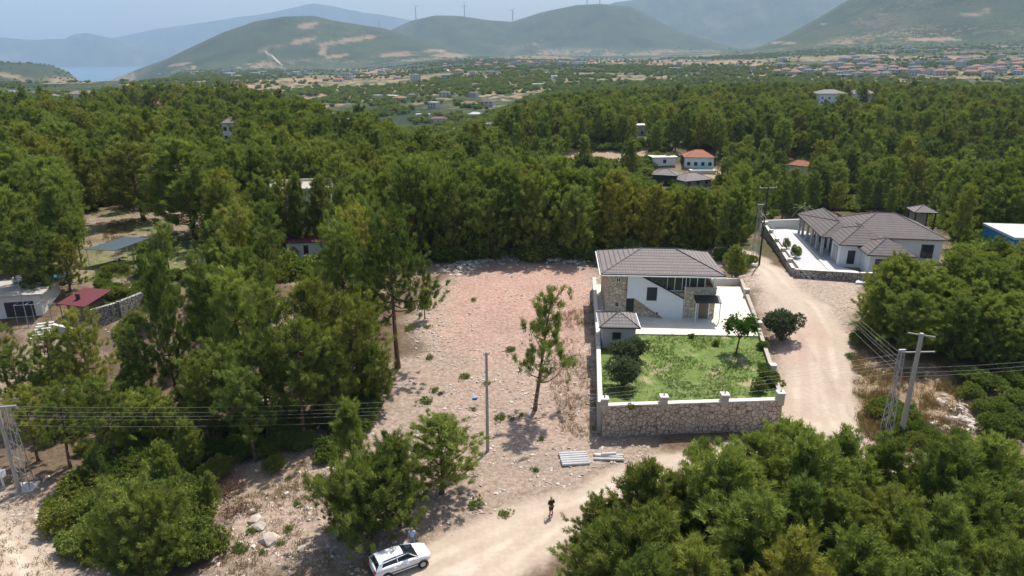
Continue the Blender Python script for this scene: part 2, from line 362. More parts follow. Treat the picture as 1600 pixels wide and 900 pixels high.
m_red = np.maximum(m_red, .55*pm(RED2, 2, 3)); m_dry = pm(DRY, 1.5, 2); m_sh = np.maximum(pm(SHOULDER, 1.2, 1.5), pm(LEFTPATCH, 1.2, 1.5)); m_cl = pm(CLEAR_L, 3, 3)
def C(*c): return np.array(c)
base = np.ones((len(x), 3))*C(.15, .11, .075)          # forest floor
n1 = fbm(x, y, 9, 4, 31)[:, None]; n2 = fbm(x, y, 35, 3, 41)[:, None]
def mixc(b, c, m): m = np.clip(m, 0, 1)[:, None]; return b*(1-m)+c*m
base = mixc(base, C(.30, .235, .175), ss(-.02, .14, n1[:, 0]+.4*n2[:, 0])*ss(150, 90, r))
base = mixc(base, C(.075, .085, .035), ss(-.1, .08, fbm(x, y, 4, 3, 32))*.8*ss(90, 120, r))
base = mixc(base, C(.27, .215, .155), m_cl*.9); base = mixc(base, C(.12, .15, .05), m_cl*ss(-.02, .12, fbm(x, y, 5, 3, 33))*.8)
base = mixc(base, C(.37, .29, .235), m_lot*.95)
back = ss(62, 84, y); base = mixc(base, C(.415, .275, .225), m_red*(.45+.5*back)); base = base*(1+.30*(fbm(x, y, 11, 3, 88)*m_lot)[:, None])
base = mixc(base, C(.385, .31, .25), m_sh)
base = mixc(base, C(.30, .22, .14), m_dry)
base = mixc(base, C(.47, .39, .315), m_road)
# tracks and reddish patches of the dirt road
sdr = np.zeros(len(x)); sdr[near] = np.maximum(poly_sd(x[near], y[near], ROAD), poly_sd(x[near], y[near], ROAD2)); wob = sdr+.5*fbm(x, y, 7, 2, 78)
tr = np.maximum(ss(.55, .1, np.abs(wob-1.5)), ss(.55, .1, np.abs(wob-3.1)))*m_road*ss(-.3, .1, fbm(x, y, 6, 3, 76)); base = mixc(base, C(.60, .52, .43), tr*.75)
tr2 = ss(.05, .25, fbm(x, y, 3.2, 3, 77))*m_road; base = mixc(base, C(.40, .31, .25), tr2*.45)
rd = m_road*ss(60, 68, y)*ss(95, 75, y)*ss(-.15, .2, fbm(x, y, 8, 3, 79)); base = mixc(base, C(.46, .33, .26), rd*.6)
base = base*(1+(.22*n1+.12*fbm(x, y, 1.6, 3, 55)[:, None])*(1-.6*m_road[:, None]))
# --- far country
re = np.interp(az, _ea, _er); far = ss(1.05, 1.5, r/re)
px, py, dd = project(x, y, z)
fn = fbm(x, y, 420, 5, 101); fn2 = fbm(x, y, 1400, 4, 111); fn3 = fbm(x, y, 70, 3, 131)
soil = ss(-.02, .10, fn + .35*fn2 + .25*fn3)*far
soil = np.maximum(soil, .5*ss(1100, 1700, r)*ss(-.12, .05, fn+.2*fn3)*far)
plainc = mixc(np.ones((len(x), 3))*C(.09, .10, .05), C(.33, .25, .16), soil*.85)
plainc = mixc(plainc, C(.42, .25, .165), ss(.12, .22, fbm(x, y, 260, 3, 151))*far*.7)
base = base*(1-far[:, None]) + plainc*far[:, None]
veg = (.85-soil*.42)*far                                  # scrub cover of the plain
hillm = np.zeros(len(x))
for ra, te, D, Dn, Df, s in _R:
    crest = CH + D*np.interp(az, ra, te); t = np.where(r < D, ss(Dn, D, r), ss(Df, D, r))
    hm = (az > ra[0]) & (az < ra[-1]) & (r > Dn) & (r < Df) & (crest > -70)
    hillm = np.maximum(hillm, np.where(hm, ss(.03, .16, t), 0))
hv = fbm(x, y, 600, 5, 201)
hc = mixc(np.ones((len(x), 3))*C(.05, .068, .032), C(.15, .13, .085), ss(-.02, .18, hv)*.8)
base = base*(1-hillm[:, None]) + hc*hillm[:, None]; veg = veg*(1-hillm)+hillm*(.72-.5*ss(.02, .25, fbm(x, y, 330, 5, 203)))
def ell(cx, cy, rx, ry, ang=0, rmin=600, rmax=30000):
    c, s_ = math.cos(R(ang)), math.sin(R(ang)); u = ((px-cx)*c+(py-cy)*s_)/rx; v = (-(px-cx)*s_+(py-cy)*c)/ry
    return ss(1.3, .75, np.sqrt(u*u+v*v)+.9*fbm(x, y, 90, 3, 301))*((r > rmin) & (r < rmax) & (dd > 0))
bare = np.zeros(len(x))
for e in [(482,39,20,5,-10,3000,6800),(475,63,26,4,-12,3000,6800),(545,63,52,5,-8,3000,6800),(425,76,34,5,-12,3000,6800),(505,78,10,7,-60,3000,6800),(420,88,18,3,25,3000,6800),(280,101,26,3,-8,3000,6800),(303,104,4,7,0,3000,6800),
          (525,88,22,4,-8,3000,6800),(640,84,60,5,-5,3000,6800),(700,86,40,5,3,3000,6800),(845,68,14,5,0,5000,9000),(1515,17,38,8,3,3000,7000),(1287,37,7,2,0,3000,7000),(1225,67,22,3,0,3000,7000),
          (30,122,60,5,12,2500,4200),(60,128,40,5,8,2500,4200),
          (600,112,60,6,0,1200,5000),(560,120,90,4,0,1200,5000),(470,124,40,5,0,1200,5000),(660,160,36,6,-8,500,3000),(690,156,24,5,0,500,3000),(765,172,14,8,20,400,3000),(100,126,60,6,0,1200,5000),(1000,97,150,5,0,1200,6000),(1140,99,130,6,2,1200,6000),(1220,108,60,6,0,1200,6000),(850,92,70,5,0,1500,6000),(1470,62,50,4,0,1500,5000)]:
    bare = np.maximum(bare, ell(e[0], e[1], e[2]*.85, e[3]*.8, *e[4:]))
bare = bare*ss(-.22, .02, fbm(x, y, 120, 4, 333)); base = mixc(base, C(.33, .235, .16), bare*.8); veg = veg*(1-bare)+.22*bare
trk = np.zeros(len(x))
for pts, rr0, rr1 in [([(415,80),(430,92),(440,100)],3000,6500),([(690,104),(700,110),(720,113),(738,119),(720,122)],1500,5000)]:
    for i in range(len(pts)-1):
        ax, ay = pts[i]; bx, by = pts[i+1]; ex, ey = bx-ax, by-ay; t = np.clip(((px-ax)*ex+(py-ay)*ey)/(ex*ex+ey*ey), 0, 1)
        trk = np.maximum(trk, ss(1.5, .5, np.hypot(px-ax-t*ex, py-ay-t*ey))*((r > rr0) & (r < rr1) & (dd > 0)))
base = mixc(base, C(.55, .47, .38), trk); veg = veg*(1-.9*trk)
# clearings around the houses in the near valley
for cx, cy, rx, ry in [(955,243,95,9),(1075,272,70,12),(1010,190,14,5),(1340,178,18,6),(720,206,20,8)]:
    m = ell(cx, cy, rx, ry, 0, 120, 700); base = mixc(base, C(.40, .30, .21), m*ss(-.25, .05, fbm(x, y, 12, 3, 35))); veg = veg*(1-m)
stone_a = np.clip(.9*m_lot*(1-.75*m_red)+.35*m_red+.5*m_sh*(1-m_road)+.6*m_cl+.03*m_road+.25*m_dry, 0, 1)
grit = ss(.0, .2, n1[:, 0])*.5*(r < 200); stone_a = np.maximum(stone_a, grit*(1-m_road)*(1-m_dry))
idx = np.arange(nr*nc).reshape(nr, nc)
FQ = np.stack([idx[:-1, :-1], idx[:-1, 1:], idx[1:, 1:], idx[1:, :-1]], -1).reshape(-1, 4)[:, ::-1]
gm, n = newmat('ground soil and scrub', .97, .1)
v = n.obj(); bc = n.attr('base', 'Color'); st = n.attr('stone_a'); vg = n.attr('veg'); hl = n.attr('far_a')
nf = n.noise(v, 2.6, 6, .65); nm = n.noise(v, .35, 4)
rdm = n.attr('road_a'); c = n.mix(n.math('ADD', n.math('MULTIPLY', n.ramp(nf, .3, .72), n.math('SUBTRACT', 1, n.math('MULTIPLY', rdm, .75))), n.math('MULTIPLY', rdm, .42)), n.mix(1, bc, (.66, .63, .61), 'MULTIPLY'), n.mix(1, bc, (1.18, 1.17, 1.15), 'MULTIPLY'))
# small pale stones at three sizes
for sc, th, col in ((7, .20, (.62, .56, .50)), (3.1, .17, (.66, .61, .55)), (1.3, .12, (.60, .56, .52))):
    d = n.vor(v, sc); cc = n.node('ShaderNodeSeparateColor'); n.L(n.vor(v, sc, 'F1', 'Color'), cc.inputs[0])
    pick = n.ramp(n.math('ADD', cc.outputs[0], n.math('MULTIPLY', n.math('SUBTRACT', nm, .5), 1.4)), .62, .72)
    f = n.math('MULTIPLY', n.math('MULTIPLY', n.ramp(d, th, th*.6), pick), st); c = n.mix(f, c, col)
d = n.vor(v, 4.3); f = n.math('MULTIPLY', n.ramp(d, .16, .08), n.ramp(n.noise(v, .8, 3), .5, .62)); c = n.mix(n.math('MULTIPLY', n.math('MULTIPLY', f, st), .6), c, (.14, .10, .07))
# scrub crowns seen from afar: clumps a few metres across with soil between
s1 = n.vor(v, .085, 'SMOOTH_F1'); s2 = n.noise(v, .03, 5, .65); s3 = n.noise(v, .11, 3, .6)
k = n.math('ADD', n.math('MULTIPLY', n.math('SUBTRACT', s1, .4), -.9), n.math('ADD', n.math('MULTIPLY', n.math('SUBTRACT', s2, .5), 1.8), vg))
k = n.ramp(n.math('ADD', k, n.math('MULTIPLY', n.math('SUBTRACT', s3, .5), 1.0)), .34, .56)
s4 = n.noise(v, .0045, 6, .7); gcol = n.mix(n.math('MULTIPLY', n.ramp(s3, .3, .7), n.ramp(s4, .35, .62)), (.020, .036, .014), (.085, .10, .042))
c = n.mix(n.math('MULTIPLY', n.math('MULTIPLY', k, hl), n.ramp(vg, 0, .25)), c, gcol)
n.L(c, n.b.inputs['Base Color'])
bp = n.node('ShaderNodeBump'); bp.inputs['Distance'].default_value = .12; n.L(n.math('SUBTRACT', .6, n.math('MULTIPLY', rdm, .5)), bp.inputs['Strength']); n.L(n.math('ADD', nf, n.math('MULTIPLY', n.noise(v, 9, 3), .4)), bp.inputs['Height']); n.L(bp.outputs[0], n.b.inputs['Normal'])
M['ground'] = gm
fr = m_road[FQ].mean(1) > .5; fh = (hillm[FQ].mean(1) > .5) & ~fr
cenR = r[FQ].mean(1); cenA = az[FQ].mean(1)
far_a = np.clip(far+hillm, 0, 1)
def sheet(name, mask, **k):
    f = FQ[mask]; u, inv = np.unique(f.ravel(), return_inverse=True)
    me = npmesh(name, np.stack([x[u], y[u], z[u]], 1), inv.reshape(-1, 4), [gm], smooth=True)
    a = me.attributes.new('base', 'FLOAT_COLOR', 'POINT'); a.data.foreach_set('color', np.concatenate([np.clip(base[u], .01, .9), np.ones((len(u), 1))], 1).astype(np.float32).ravel())
    for nm_, ar in (('stone_a', stone_a), ('veg', veg), ('far_a', far_a), ('road_a', m_road)):
        a = me.attributes.new(nm_, 'FLOAT', 'POINT'); a.data.foreach_set('value', ar[u].astype(np.float32))
    o = link(name, me); o['kind'] = 'structure'; return o
near_road = fr & (cenA > -.35); left_road = fr & ~near_road
far_mt = fh & (cenR > 8000); hill = fh & ~far_mt
sheet('ground', ~(fr | fh)); sheet('dirt_road', near_road); sheet('dirt_road', left_road); sheet('hills', hill); sheet('mountains', far_mt)
# sea
wm, n = newmat('sea water', .25, .5); n.b.inputs['Base Color'].default_value = (.035, .10, .16, 1)
n2_ = n.noise(n.obj(), .02, 4); n.L(n.mix(n2_, (.03, .09, .15), (.045, .12, .18)), n.b.inputs['Base Color'])
mb = MB(); mb.add([(-17500, 3500, SEA), (1500, 3500, SEA), (1500, 17500, SEA), (-17500, 17500, SEA)], [(0, 1, 2, 3)]); mb.build('sea', wm)['kind'] = 'structure'
# haze
hz = bpy.data.materials.new('haze'); hz.use_nodes = True; n = NB(hz); n.n.nodes.remove(n.b)
pv = n.node('ShaderNodeVolumePrincipled'); pv.inputs['Color'].default_value = (.52, .71, .95, 1); pv.inputs['Density'].default_value = .000072; pv.inputs['Anisotropy'].default_value = .0
n.L(pv.outputs[0], [q for q in n.n.nodes if q.type == 'OUTPUT_MATERIAL'][0].inputs['Volume'])
mb = MB(); mb.box(-19500, -19500, -260, 19500, 19500, 1300); tag(mb.build('haze', hz), kind='stuff')
# ---------------------------------------------------------------- foliage builders
def needles(cent, dirs, n, ln, wd, spread, rng, tri=True):
    """n blades per tuft; cent, dirs (t,3)"""
    t = len(cent); c = np.repeat(cent, n, 0); d = np.repeat(dirs, n, 0)
    dv = d + rng.normal(0, spread, c.shape); dv /= np.linalg.norm(dv, axis=1)[:, None]
    c = c + rng.normal(0, ln*.28, c.shape); L = ln*rng.uniform(.6, 1.25, (len(c), 1))
    s = np.cross(dv, rng.normal(0, 1, c.shape)); s /= np.linalg.norm(s, axis=1)[:, None]+1e-9; s *= wd*rng.uniform(.7, 1.3, (len(c), 1))/2
    V = np.empty((len(c), 3, 3)); V[:, 0] = c-s; V[:, 1] = c+s; V[:, 2] = c+dv*L
    return V.reshape(-1, 3)
def tri_faces(V): return np.arange(len(V)).reshape(-1, 3)
def pine(seed, h, rad, kind='broad', dens=1.0, lean=(0, 0), wd=.052, fine=1.0):
    """returns crown mesh, trunk mesh"""
    rng = np.random.default_rng(seed); mb = MB()
    t0 = {'open': .3, 'young': .07, 'hero': .36, 'broad': .13, 'tall': .17, 'slim': .30, 'bush': .06, 'lone': .26}[kind]
    nb = int({'open': 40, 'young': 54, 'hero': 44, 'broad': 54, 'tall': 54, 'slim': 34, 'bush': 44, 'lone': 30}[kind])
    def axis(t): return Vector((lean[0]*t**1.1+.25*math.sin(3*t+seed), lean[1]*t+.2*math.sin(2.3*t+seed*2), h*t))
    a0 = axis(0)
    def ax(t): return axis(t)-Vector((a0.x, a0.y, 0))
    r0 = .013*h+.05; ks = [i/9 for i in range(10)]
    mb.path([ax(t)-Vector((0, 0, .3 if t == 0 else 0)) for t in ks], [r0*(1-t*.9)*(1.25 if t == 0 else 1)+.012 for t in ks], 7)
    cen = []; dr = []; phi = rng.uniform(0, 6)
    lob = rng.uniform(.62, 1.2, 6)
    for i in range(nb):
        t = t0+(1-t0)*((i+rng.uniform(0, 1))/nb)**.92; u = (t-t0)/(1-t0); phi += 2.4+rng.normal(0, .35)
        if kind == 'broad': pr = (math.sin(math.pi*min(1, u*.74+.22))**.6)*(1.0-.22*u)
        elif kind == 'open': pr = (.95-.5*u)*(.7+.3*min(1, u*4))*(1.15 if i % 3 else .7)
        elif kind == 'young': pr = (math.sin(math.pi*min(1, u*.62+.36))**.8)*(1.05-.35*u)
        elif kind == 'hero': pr = (1.05-.62*u)*(.75+.25*min(1, u*5))*(1.15 if i % 3 else .8)
        elif kind == 'tall': pr = (.98-.74*u)*(.6+.4*min(1, u*4))
        elif kind == 'slim': pr = (1-.78*u)*(.6+.4*min(1, u*4))
        elif kind == 'bush': pr = math.sqrt(max(.04, 1-u*u*.88))
        else: pr = (1.1-.75*u)*rng.uniform(.45, 1.1)
        L = max(.35, rad*pr*rng.uniform(.62, 1.1)*(.65+.35*lob[int((phi % 6.283)/1.0472) % 6]+.1))
        up = {'open': .3, 'young': .75, 'hero': .16, 'broad': .40, 'tall': .32, 'slim': .45, 'bush': .55, 'lone': .5}[kind]+.5*u
        b0 = ax(t*.96); pts = []; st = 5
        for k in range(st+1):
            q = k/st; rr = L*q; pts.append(b0+Vector((math.cos(phi+.25*q)*rr, math.sin(phi+.25*q)*rr, rr*up*(.35+.65*q)-.12*L*math.sin(math.pi*q))))
        br = .012*L+.012; mb.path(pts, [br*2.0*(1-k/st*.85) for k in range(st+1)], 4)
        # foliage pads along the outer part of the branch
        nt_ = max(5, int((9+L*12)*dens)); q = rng.uniform(.30 if kind != 'lone' else .45, 1.03, nt_)**.75
        pa = np.array([tuple(p) for p in pts]); qi = np.clip(q*st, 0, st-.001); i0 = qi.astype(int); fr_ = (qi-i0)[:, None]
        pos = pa[i0]*(1-fr_)+pa[i0+1]*fr_; sp = .20+.20*L*(1.1-.5*q)
        ck = np.repeat(np.arange(0, nt_, 7), 7)[:nt_]; off = rng.normal(0, 1, pos.shape)*sp[:, None]*np.array([1, 1, .5])*.95
        o_ = np.array([math.cos(phi), math.sin(phi), 0])*.5+np.array([0, 0, .9]); sh = np.repeat(rng.normal(0, .28, (nt_, 3)), 1, 0)+o_; sh /= np.linalg.norm(sh, axis=1)[:, None]
        pos = pos[ck]+off[ck]*1.1+sh[ck]*rng.uniform(-.25, .62, (nt_, 1))*(.55+.45*fine)+rng.normal(0, .075, pos.shape)
        cen.append(pos); dr.append(sh[ck]+rng.normal(0, .12, (nt_, 3)))
    k = 14; top = np.array(tuple(ax(1.0))); cen.append(top+rng.normal(0, .22, (k, 3))*[1, 1, 1.6]); dr.append(np.tile([0, 0, 1.], (k, 1)))
    cen = np.concatenate(cen); dr = np.concatenate(dr); dr /= np.linalg.norm(dr, axis=1)[:, None]
    V = needles(cen, dr, 20, .36*fine, wd*(.55+.45*fine), .40, rng); me = npmesh('crown', V, tri_faces(V), [M['pine']])
    tm = bpy.data.meshes.new('trunk'); tm.from_pydata(mb.v, [], mb.f); tm.materials.append(M['bark']); tm.polygons.foreach_set('use_smooth', [True]*len(mb.f)); tm.update()
    return me, tm
def bush(seed, rx, rz, m, n=420, leaf=.13, per=10, lumps=9, up=.5):
    rng = np.random.default_rng(seed); mb = MB(); C_ = []; Dv = []
    for i in range(lumps):
        a = rng.uniform(0, 6.28); q = rng.uniform(.15, .68)*rx; c = np.array([math.cos(a)*q, math.sin(a)*q, rz*rng.uniform(.35, .72)]); lr = rx*rng.uniform(.32, .5)
        mb.path([(c[0]*.1, c[1]*.1, -.1), tuple(c*.55), tuple(c)], [.05, .035, .015], 5)
        k = n//lumps; d = rng.normal(0, 1, (k, 3)); d /= np.linalg.norm(d, axis=1)[:, None]; rr = rng.uniform(.55, 1.05, (k, 1))**.6
        p = c+d*rr*lr*np.array([1, 1, .75*rz/rx]); kp = p[:, 2] > .03; C_.append(p[kp]); Dv.append((d+np.array([0, 0, up]))[kp])
    cen = np.concatenate(C_); dr = np.concatenate(Dv); dr /= np.linalg.norm(dr, axis=1)[:, None]+1e-9
    V = needles(cen, dr, per, leaf*2, leaf, .8, rng); me = npmesh('foliage', V, tri_faces(V), [m])
    tm = bpy.data.meshes.new('stem'); tm.from_pydata(mb.v, [], mb.f); tm.materials.append(M['bark']); tm.update()
    return me, tm
PINES = {'broad': [pine(11, 12.5, 3.4, 'broad', 1.1), pine(12, 11.5, 3.1, 'broad', 1.15), pine(13, 12.5, 3.0, 'broad', 1.1), pine(14, 11, 3.3, 'broad', 1.2), pine(17, 12, 3.2, 'broad', 1.1)],
         'tall': [pine(21, 14, 3.2, 'tall', 1.1), pine(22, 13, 2.8, 'tall', 1.15), pine(25, 13.5, 2.9, 'tall', 1.1)],
         'slim': [pine(31, 7, 1.7, 'slim', 1.1), pine(32, 8, 1.6, 'slim', 1.1)],
         'bush': [pine(41, 5, 2.6, 'bush', 2.4, fine=.66), pine(42, 5.5, 2.4, 'bush', 2.4, fine=.66)]}
PINES['young'] = [pine(61, 8.5, 2.3, 'young', 1.9, fine=.68), pine(62, 9, 2.1, 'young', 2.0, fine=.68), pine(63, 8, 2.4, 'young', 2.0, fine=.68), pine(64, 9.5, 2.0, 'young', 1.9, fine=.68)]
PINES['open'] = [pine(81, 12, 2.9, 'open', .85), pine(82, 12.5, 2.7, 'open', .8), pine(83, 11.5, 3.0, 'open', .85)]
PINES['hero'] = [pine(71, 16.5, 4.3, 'hero', 1.5, fine=.85)]
PH = {'open': [12, 12.5, 11.5], 'young': [8.5, 9, 8, 9.5], 'hero': [16.5], 'broad': [12.5, 11.5, 12.5, 11, 12], 'tall': [14, 13, 13.5], 'slim': [7, 8], 'bush': [5, 5.5]}
rng = np.random.default_rng(5)
TREES = []      # placed individual trees (x, y, height)
PINE_GROUP = 'pine trees around the lot and in the wood'
def put_pine(x_, y_, h, kind='broad', label='', v=None, wide=1.0, group=PINE_GROUP, meshes=None, z=None):
    k = int(rng.integers(len(PINES[kind]))) if v is None else v % len(PINES[kind])
    cr, tm = meshes or PINES[kind][k]; s = h/PH[kind][k] if not meshes else 1
    e = empty('pine_tree', (x_, y_, TZ(x_, y_) if z is None else z), float(rng.uniform(0, 6.28)) if not meshes else 0, label=label, cat='pine tree', group=group)
    e.scale = (s*wide, s*wide, s); link('trunk', tm, e); link('crown', cr, e); TREES.append((x_, y_, h)); return e
def pb(bx, by, ty, kind='broad', label='', wide=1.0, **k):
    """pine whose foot stands at photo pixel (bx,by) and whose tip reaches row ty"""
    p = P(bx, by); D = math.hypot(p.x, p.y); te = elev(bx, ty)[0]; h = CH + D*float(te) - p.z
    return put_pine(p.x, p.y, max(2.2, h), kind, label, wide=wide, **k)
def pt(tx, ty, h, kind='broad', label='', wide=1.0, **k):
    """pine whose tip is at pixel (tx,ty) with height h"""
    z = 0.; 
    for _ in range(6):
        p = P(tx, ty, z+h); z = TZ(p.x, p.y)
    return put_pine(p.x, p.y, h, kind, label, wide=wide, **k)

# --- single trees one can name
p = P(835, 641)
put_pine(p.x, p.y, 11.6, 'tall', 'lone thin pine leaning right in the open stony lot, above its round shadow', meshes=pine(77, 11.7, 2.5, 'lone', .95, lean=(2.0, 0), wd=.05), group=None)
pb(622, 575, 332, 'hero', 'tallest broad pine standing on the left edge of the reddish cleared lot', wide=1.0, v=0)
pb(556, 735, 632, 'slim', 'slender young pine with bare lower stem on the stony slope left of the roadside pines', v=0)
for a in [(500,650,445,'broad','broad bright-topped pine at left of the tallest pine by the lot',1.05),
          (560,640,470,'open','low-branched pine leaning out towards the cleared lot left of the utility pole',1.0),
          (450,660,455,'open','broad pine in front of the shady hollow left of the lot',1.05),
          (395,640,425,'tall','pine standing in the dark hollow below the small white walled hut',1.1),
          (552,565,355,'tall','tall pine right of the small white walled hut, behind the bright broad one',1.0),
          (500,560,428,'open','pine just in front of the right end of the small white walled hut',.9),
          (345,610,420,'tall','pine left of the dark hollow, right of the thin bare-stemmed one',1.0),
          (278,625,400,'tall','thin bare-stemmed pine right of the grey dry stone wall',.7),
          (322,560,395,'tall','thin pine with sparse crown behind the end of the dry stone wall',.7),
          (590,520,330,'open','pine behind the tallest pine at the lot edge',1.0),
          (664,498,452,'slim','small pine at the foot of the tallest pine, by the lot edge',1.05),
          (424,545,412,'open','pine covering the left end of the small white walled hut',1.0),
          (150,640,492,'open','spreading pine just below the hut with the dark red roof',1.05),
          (205,600,510,'open','pine below the foot of the grey dry stone wall',1.1),
          (95,650,520,'open','pine below the concrete steps at the left',1.1),
          (40,660,545,'open','pine behind the lattice pole at the left edge',1.0),
          (15,610,500,'open','pine at the left edge below the flat-roofed shed',.9),
          (185,730,590,'open','dark pine behind the roadside thicket, left of the small bright pine',1.1),
          (248,700,622,'bush','small bright green pine standing alone before the dark hollow',1.1),
          (110,730,600,'open','dark pine behind the thicket right of the lattice pole',1.0),
          (330,700,560,'open','pine rising from the dark hollow at lower left',1.0),
          (420,690,520,'open','dark pine over the middle of the shady hollow',1.05),(475,685,505,'open','dark pine over the right part of the shady hollow',1.05),(530,665,520,'tall','pine at the right rim of the shady hollow',1.1),(365,680,540,'open','dark pine over the left part of the shady hollow',1.05),(585,635,540,'young','low pine at the lot edge above the slender young pine',.9),(230,650,520,'open','pine between the dry stone wall and the roadside thicket',1.1),(60,720,600,'open','pine just behind the left edge poles',1.1),
          (400,720,575,'open','shaded pine rising from the dark hollow at lower left',1.05)]:
    pb(*a[:5], wide=a[5])
for a in [(625,822,690,'broad','wide roadside pine behind the parked car, left of the utility pole',1.1),
          (690,770,655,'broad','roadside pine reaching over the stony bank beside the utility pole',1.75),
          (582,842,735,'bush','bushy low pine behind the parked white car',1.0),
          (545,822,752,'bush','low bushy pine at the left end of the roadside pines',.9),
          (238,878,775,'bush','bushy yellow-green pine in front of the roadside thicket at bottom left',1.0)]:
    pb(*a[:5], wide=a[5])
pb(1150, 436, 385, 'young', 'young bright pine behind the rear fence of the stone house', wide=1.3)
# --- foreground clump at lower right: crown tips in the photo
ft = [(942,778,7.2),(1000,722,9),(1055,742,8),(1100,700,7.5),(1145,716,9),(1190,688,9),(1240,668,9.5),(1290,692,9),(1340,682,9),(1400,698,9),(1455,715,9),(1515,700,9.5),(1575,690,9.5),
      (938,826,7.2),(988,818,8),(1030,798,8.5),(1110,780,8.5),(1180,775,9),(1255,765,9),(1325,772,9),(1395,780,9),(1470,790,9),(1540,775,9),(1600,760,9),
      (1015,880,8),(1090,865,8.5),(1180,862,8.5),(1270,850,9),(1360,858,9),(1450,865,9),(1540,850,9),(1610,845,9)]
for i, (a, b, h) in enumerate(ft):
    row = 'upper edge' if i < 13 else ('middle' if i < 24 else 'bottom edge')
    pos = ['left end', 'left half', 'centre', 'right half', 'right end'][min(4, int((a-880)/145))]
    pt(a, b, h*(.84+.30*((i*37 % 10)/10)), 'slim' if i in (3,) else ('young' if i % 5 else 'broad'), 'foreground pine, %s, %s of the big clump' % (row, pos), wide=1.12)
def ylim(b):
    return float(np.interp(b, [855, 870, 960, 985, 1135, 1150], [0, 262, 264, 294, 296, 0]))
# --- pine row behind the cleared lot and the stone house
for i, bx in enumerate(range(655, 1175, 20)):
    jj = (i*37) % 11-5
    lab = 'pine in the row shading the far edge of the cleared lot' if bx < 930 else 'pine rising directly behind the roof of the stone house'
    pb(bx+jj, 404-jj*.5-(i % 3)*5-(8 if bx > 930 else 0), max(258+((i*53) % 46), ylim(bx)+(i*7) % 14), 'tall' if i % 3 else 'broad', lab, wide=1.05)
for i, bx in enumerate(range(670, 1160, 27)):
    jj = (i*29) % 13-6
    pb(bx+jj, 384-(8 if bx > 930 else 0), max(250+((i*41) % 22), ylim(bx)+(i*5) % 9), 'broad' if i % 3 else 'tall', 'pine in the second row behind the cleared lot and the stone house', wide=1.05)
# scattered regions given by ground outline in photo
KEEP = [(452,384,518,406), (398,273,516,290), (484,300,512,372), (150,372,225,410), (98,455,170,505), (0,425,95,500), (148,470,232,520), (305,395,330,420), (1245,333,1335,432), (1335,333,1462,388)]
KR = [math.hypot(*P((a+c)/2, d)[:2]) for a, b, c, d in KEEP]
def blocked(x_, y_, h):
    z_ = TZ(x_, y_); r_ = math.hypot(x_, y_); a = project(x_, y_, z_); b = project(x_, y_, z_+h); w = 2.2*F/r_
    for k_, (x0, y0, x1, y1) in enumerate(KEEP):
        if r_ < KR[k_]+3 and x0-w < a[0] < x1+w and b[1] < y1-2 and a[1] > y0: return True
    return False
def region(poly, sp, hs, kinds, label, n=200, ins=0, seed=1, wide=1.05):
    g = np.random.default_rng(seed); W_ = np.array(wpoly(poly)); lo = W_.min(0); hi = W_.max(0); cnt = 0
    for _ in range(6000):
        q = g.uniform(lo, hi)
        if cnt >= n: break
        if poly_sd(np.array([q[0]]), np.array([q[1]]), W_)[0] < ins: continue
        if blocked(float(q[0]), float(q[1]), hs[1]): continue
        if any((q[0]-t[0])**2+(q[1]-t[1])**2 < sp*sp for t in TREES): continue
        put_pine(float(q[0]), float(q[1]), float(g.uniform(*hs)), kinds[int(g.integers(len(kinds)))], label, wide=wide); cnt += 1
region([(1372,548),(1350,505),(1372,462),(1470,455),(1580,450),(1700,470),(1700,600),(1560,590),(1480,575)], 2.5, (4.8, 7.8), ['broad', 'young', 'young'], 'pine in the thicket right of the dirt road, below the long grey-roofed house', 75, seed=3, wide=1.3)
region([(1480,420),(1470,370),(1560,345),(1700,345),(1700,420)], 4.2, (8, 11), ['broad', 'tall'], 'pine between the long grey-roofed house and the blue building', 14, seed=4)
region([(350,520),(360,440),(410,420),(420,400),(560,390),(600,440),(600,520),(480,560)], 4.2, (9, 13), ['open', 'tall'], 'pine in the wood left of the cleared lot, around the small white walled hut', 22, seed=5)
region([(640,405),(560,395),(560,352),(660,340),(700,370)], 4.4, (11, 14), ['tall', 'broad'], 'pine in the wood behind the upper left corner of the cleared lot', 16, seed=6)
for a in [(506,399,280,'broad'),(474,397,274,'tall'),(452,395,276,'broad'),(425,400,280,'broad'),(538,400,300,'tall')]: pb(*a, 'pine hiding part of the white building at left centre', wide=.85)
region([(350,430),(345,345),(540,335),(560,390),(420,398)], 5, (11, 14), ['tall', 'broad'], 'pine in the wood around the white building half hidden at left centre', 20, seed=7)
region([(-60,440),(-60,350),(100,335),(130,350),(120,430)], 4.6, (10, 13), ['broad', 'tall'], 'pine in the wood behind the flat-roofed shed at the left edge', 18, seed=8, wide=1.15)
for bx, by, ty, kd, lb, w_ in [(128,412,335,'open','thin pine just left of the dark canopy',1.0),(265,428,352,'open','thin pine in the rough garden right of the dark canopy',1.0),(338,425,330,'open','pine right of the light blue barrel and its clearing',1.0),(155,765,700,'young','young pine poking out of the left half of the roadside thicket',1.0),(305,735,655,'young','young pine at the upper right end of the roadside thicket',1.0),(165,860,795,'young','small young pine at the lower left end of the roadside thicket',1.1),(330,800,738,'young','small young pine beside the brown brush pile',1.0),(265,770,690,'young','young pine rising from the middle of the roadside thicket',1.0),(225,345,225,'broad','spreading pine with forked trunk above the pale bank behind the dark canopy',1.6),(306,372,225,'broad','big dark pine with a bare trunk right of the dark canopy',1.5),(60,470,350,'broad','dark pine over the back of the flat-roofed shed',1.2),(110,455,372,'broad','bright pine between the flat-roofed shed and the dark canopy',1.2),(255,505,420,'slim','young pine in the garden beside the top of the dry stone wall',1.0),(235,430,385,'bush','low bushy tree at the right side of the dark canopy',.9),(345,475,375,'broad','pine right of the light blue water barrel',.9)]:
    pb(bx, by, ty, kd, lb, wide=w_)
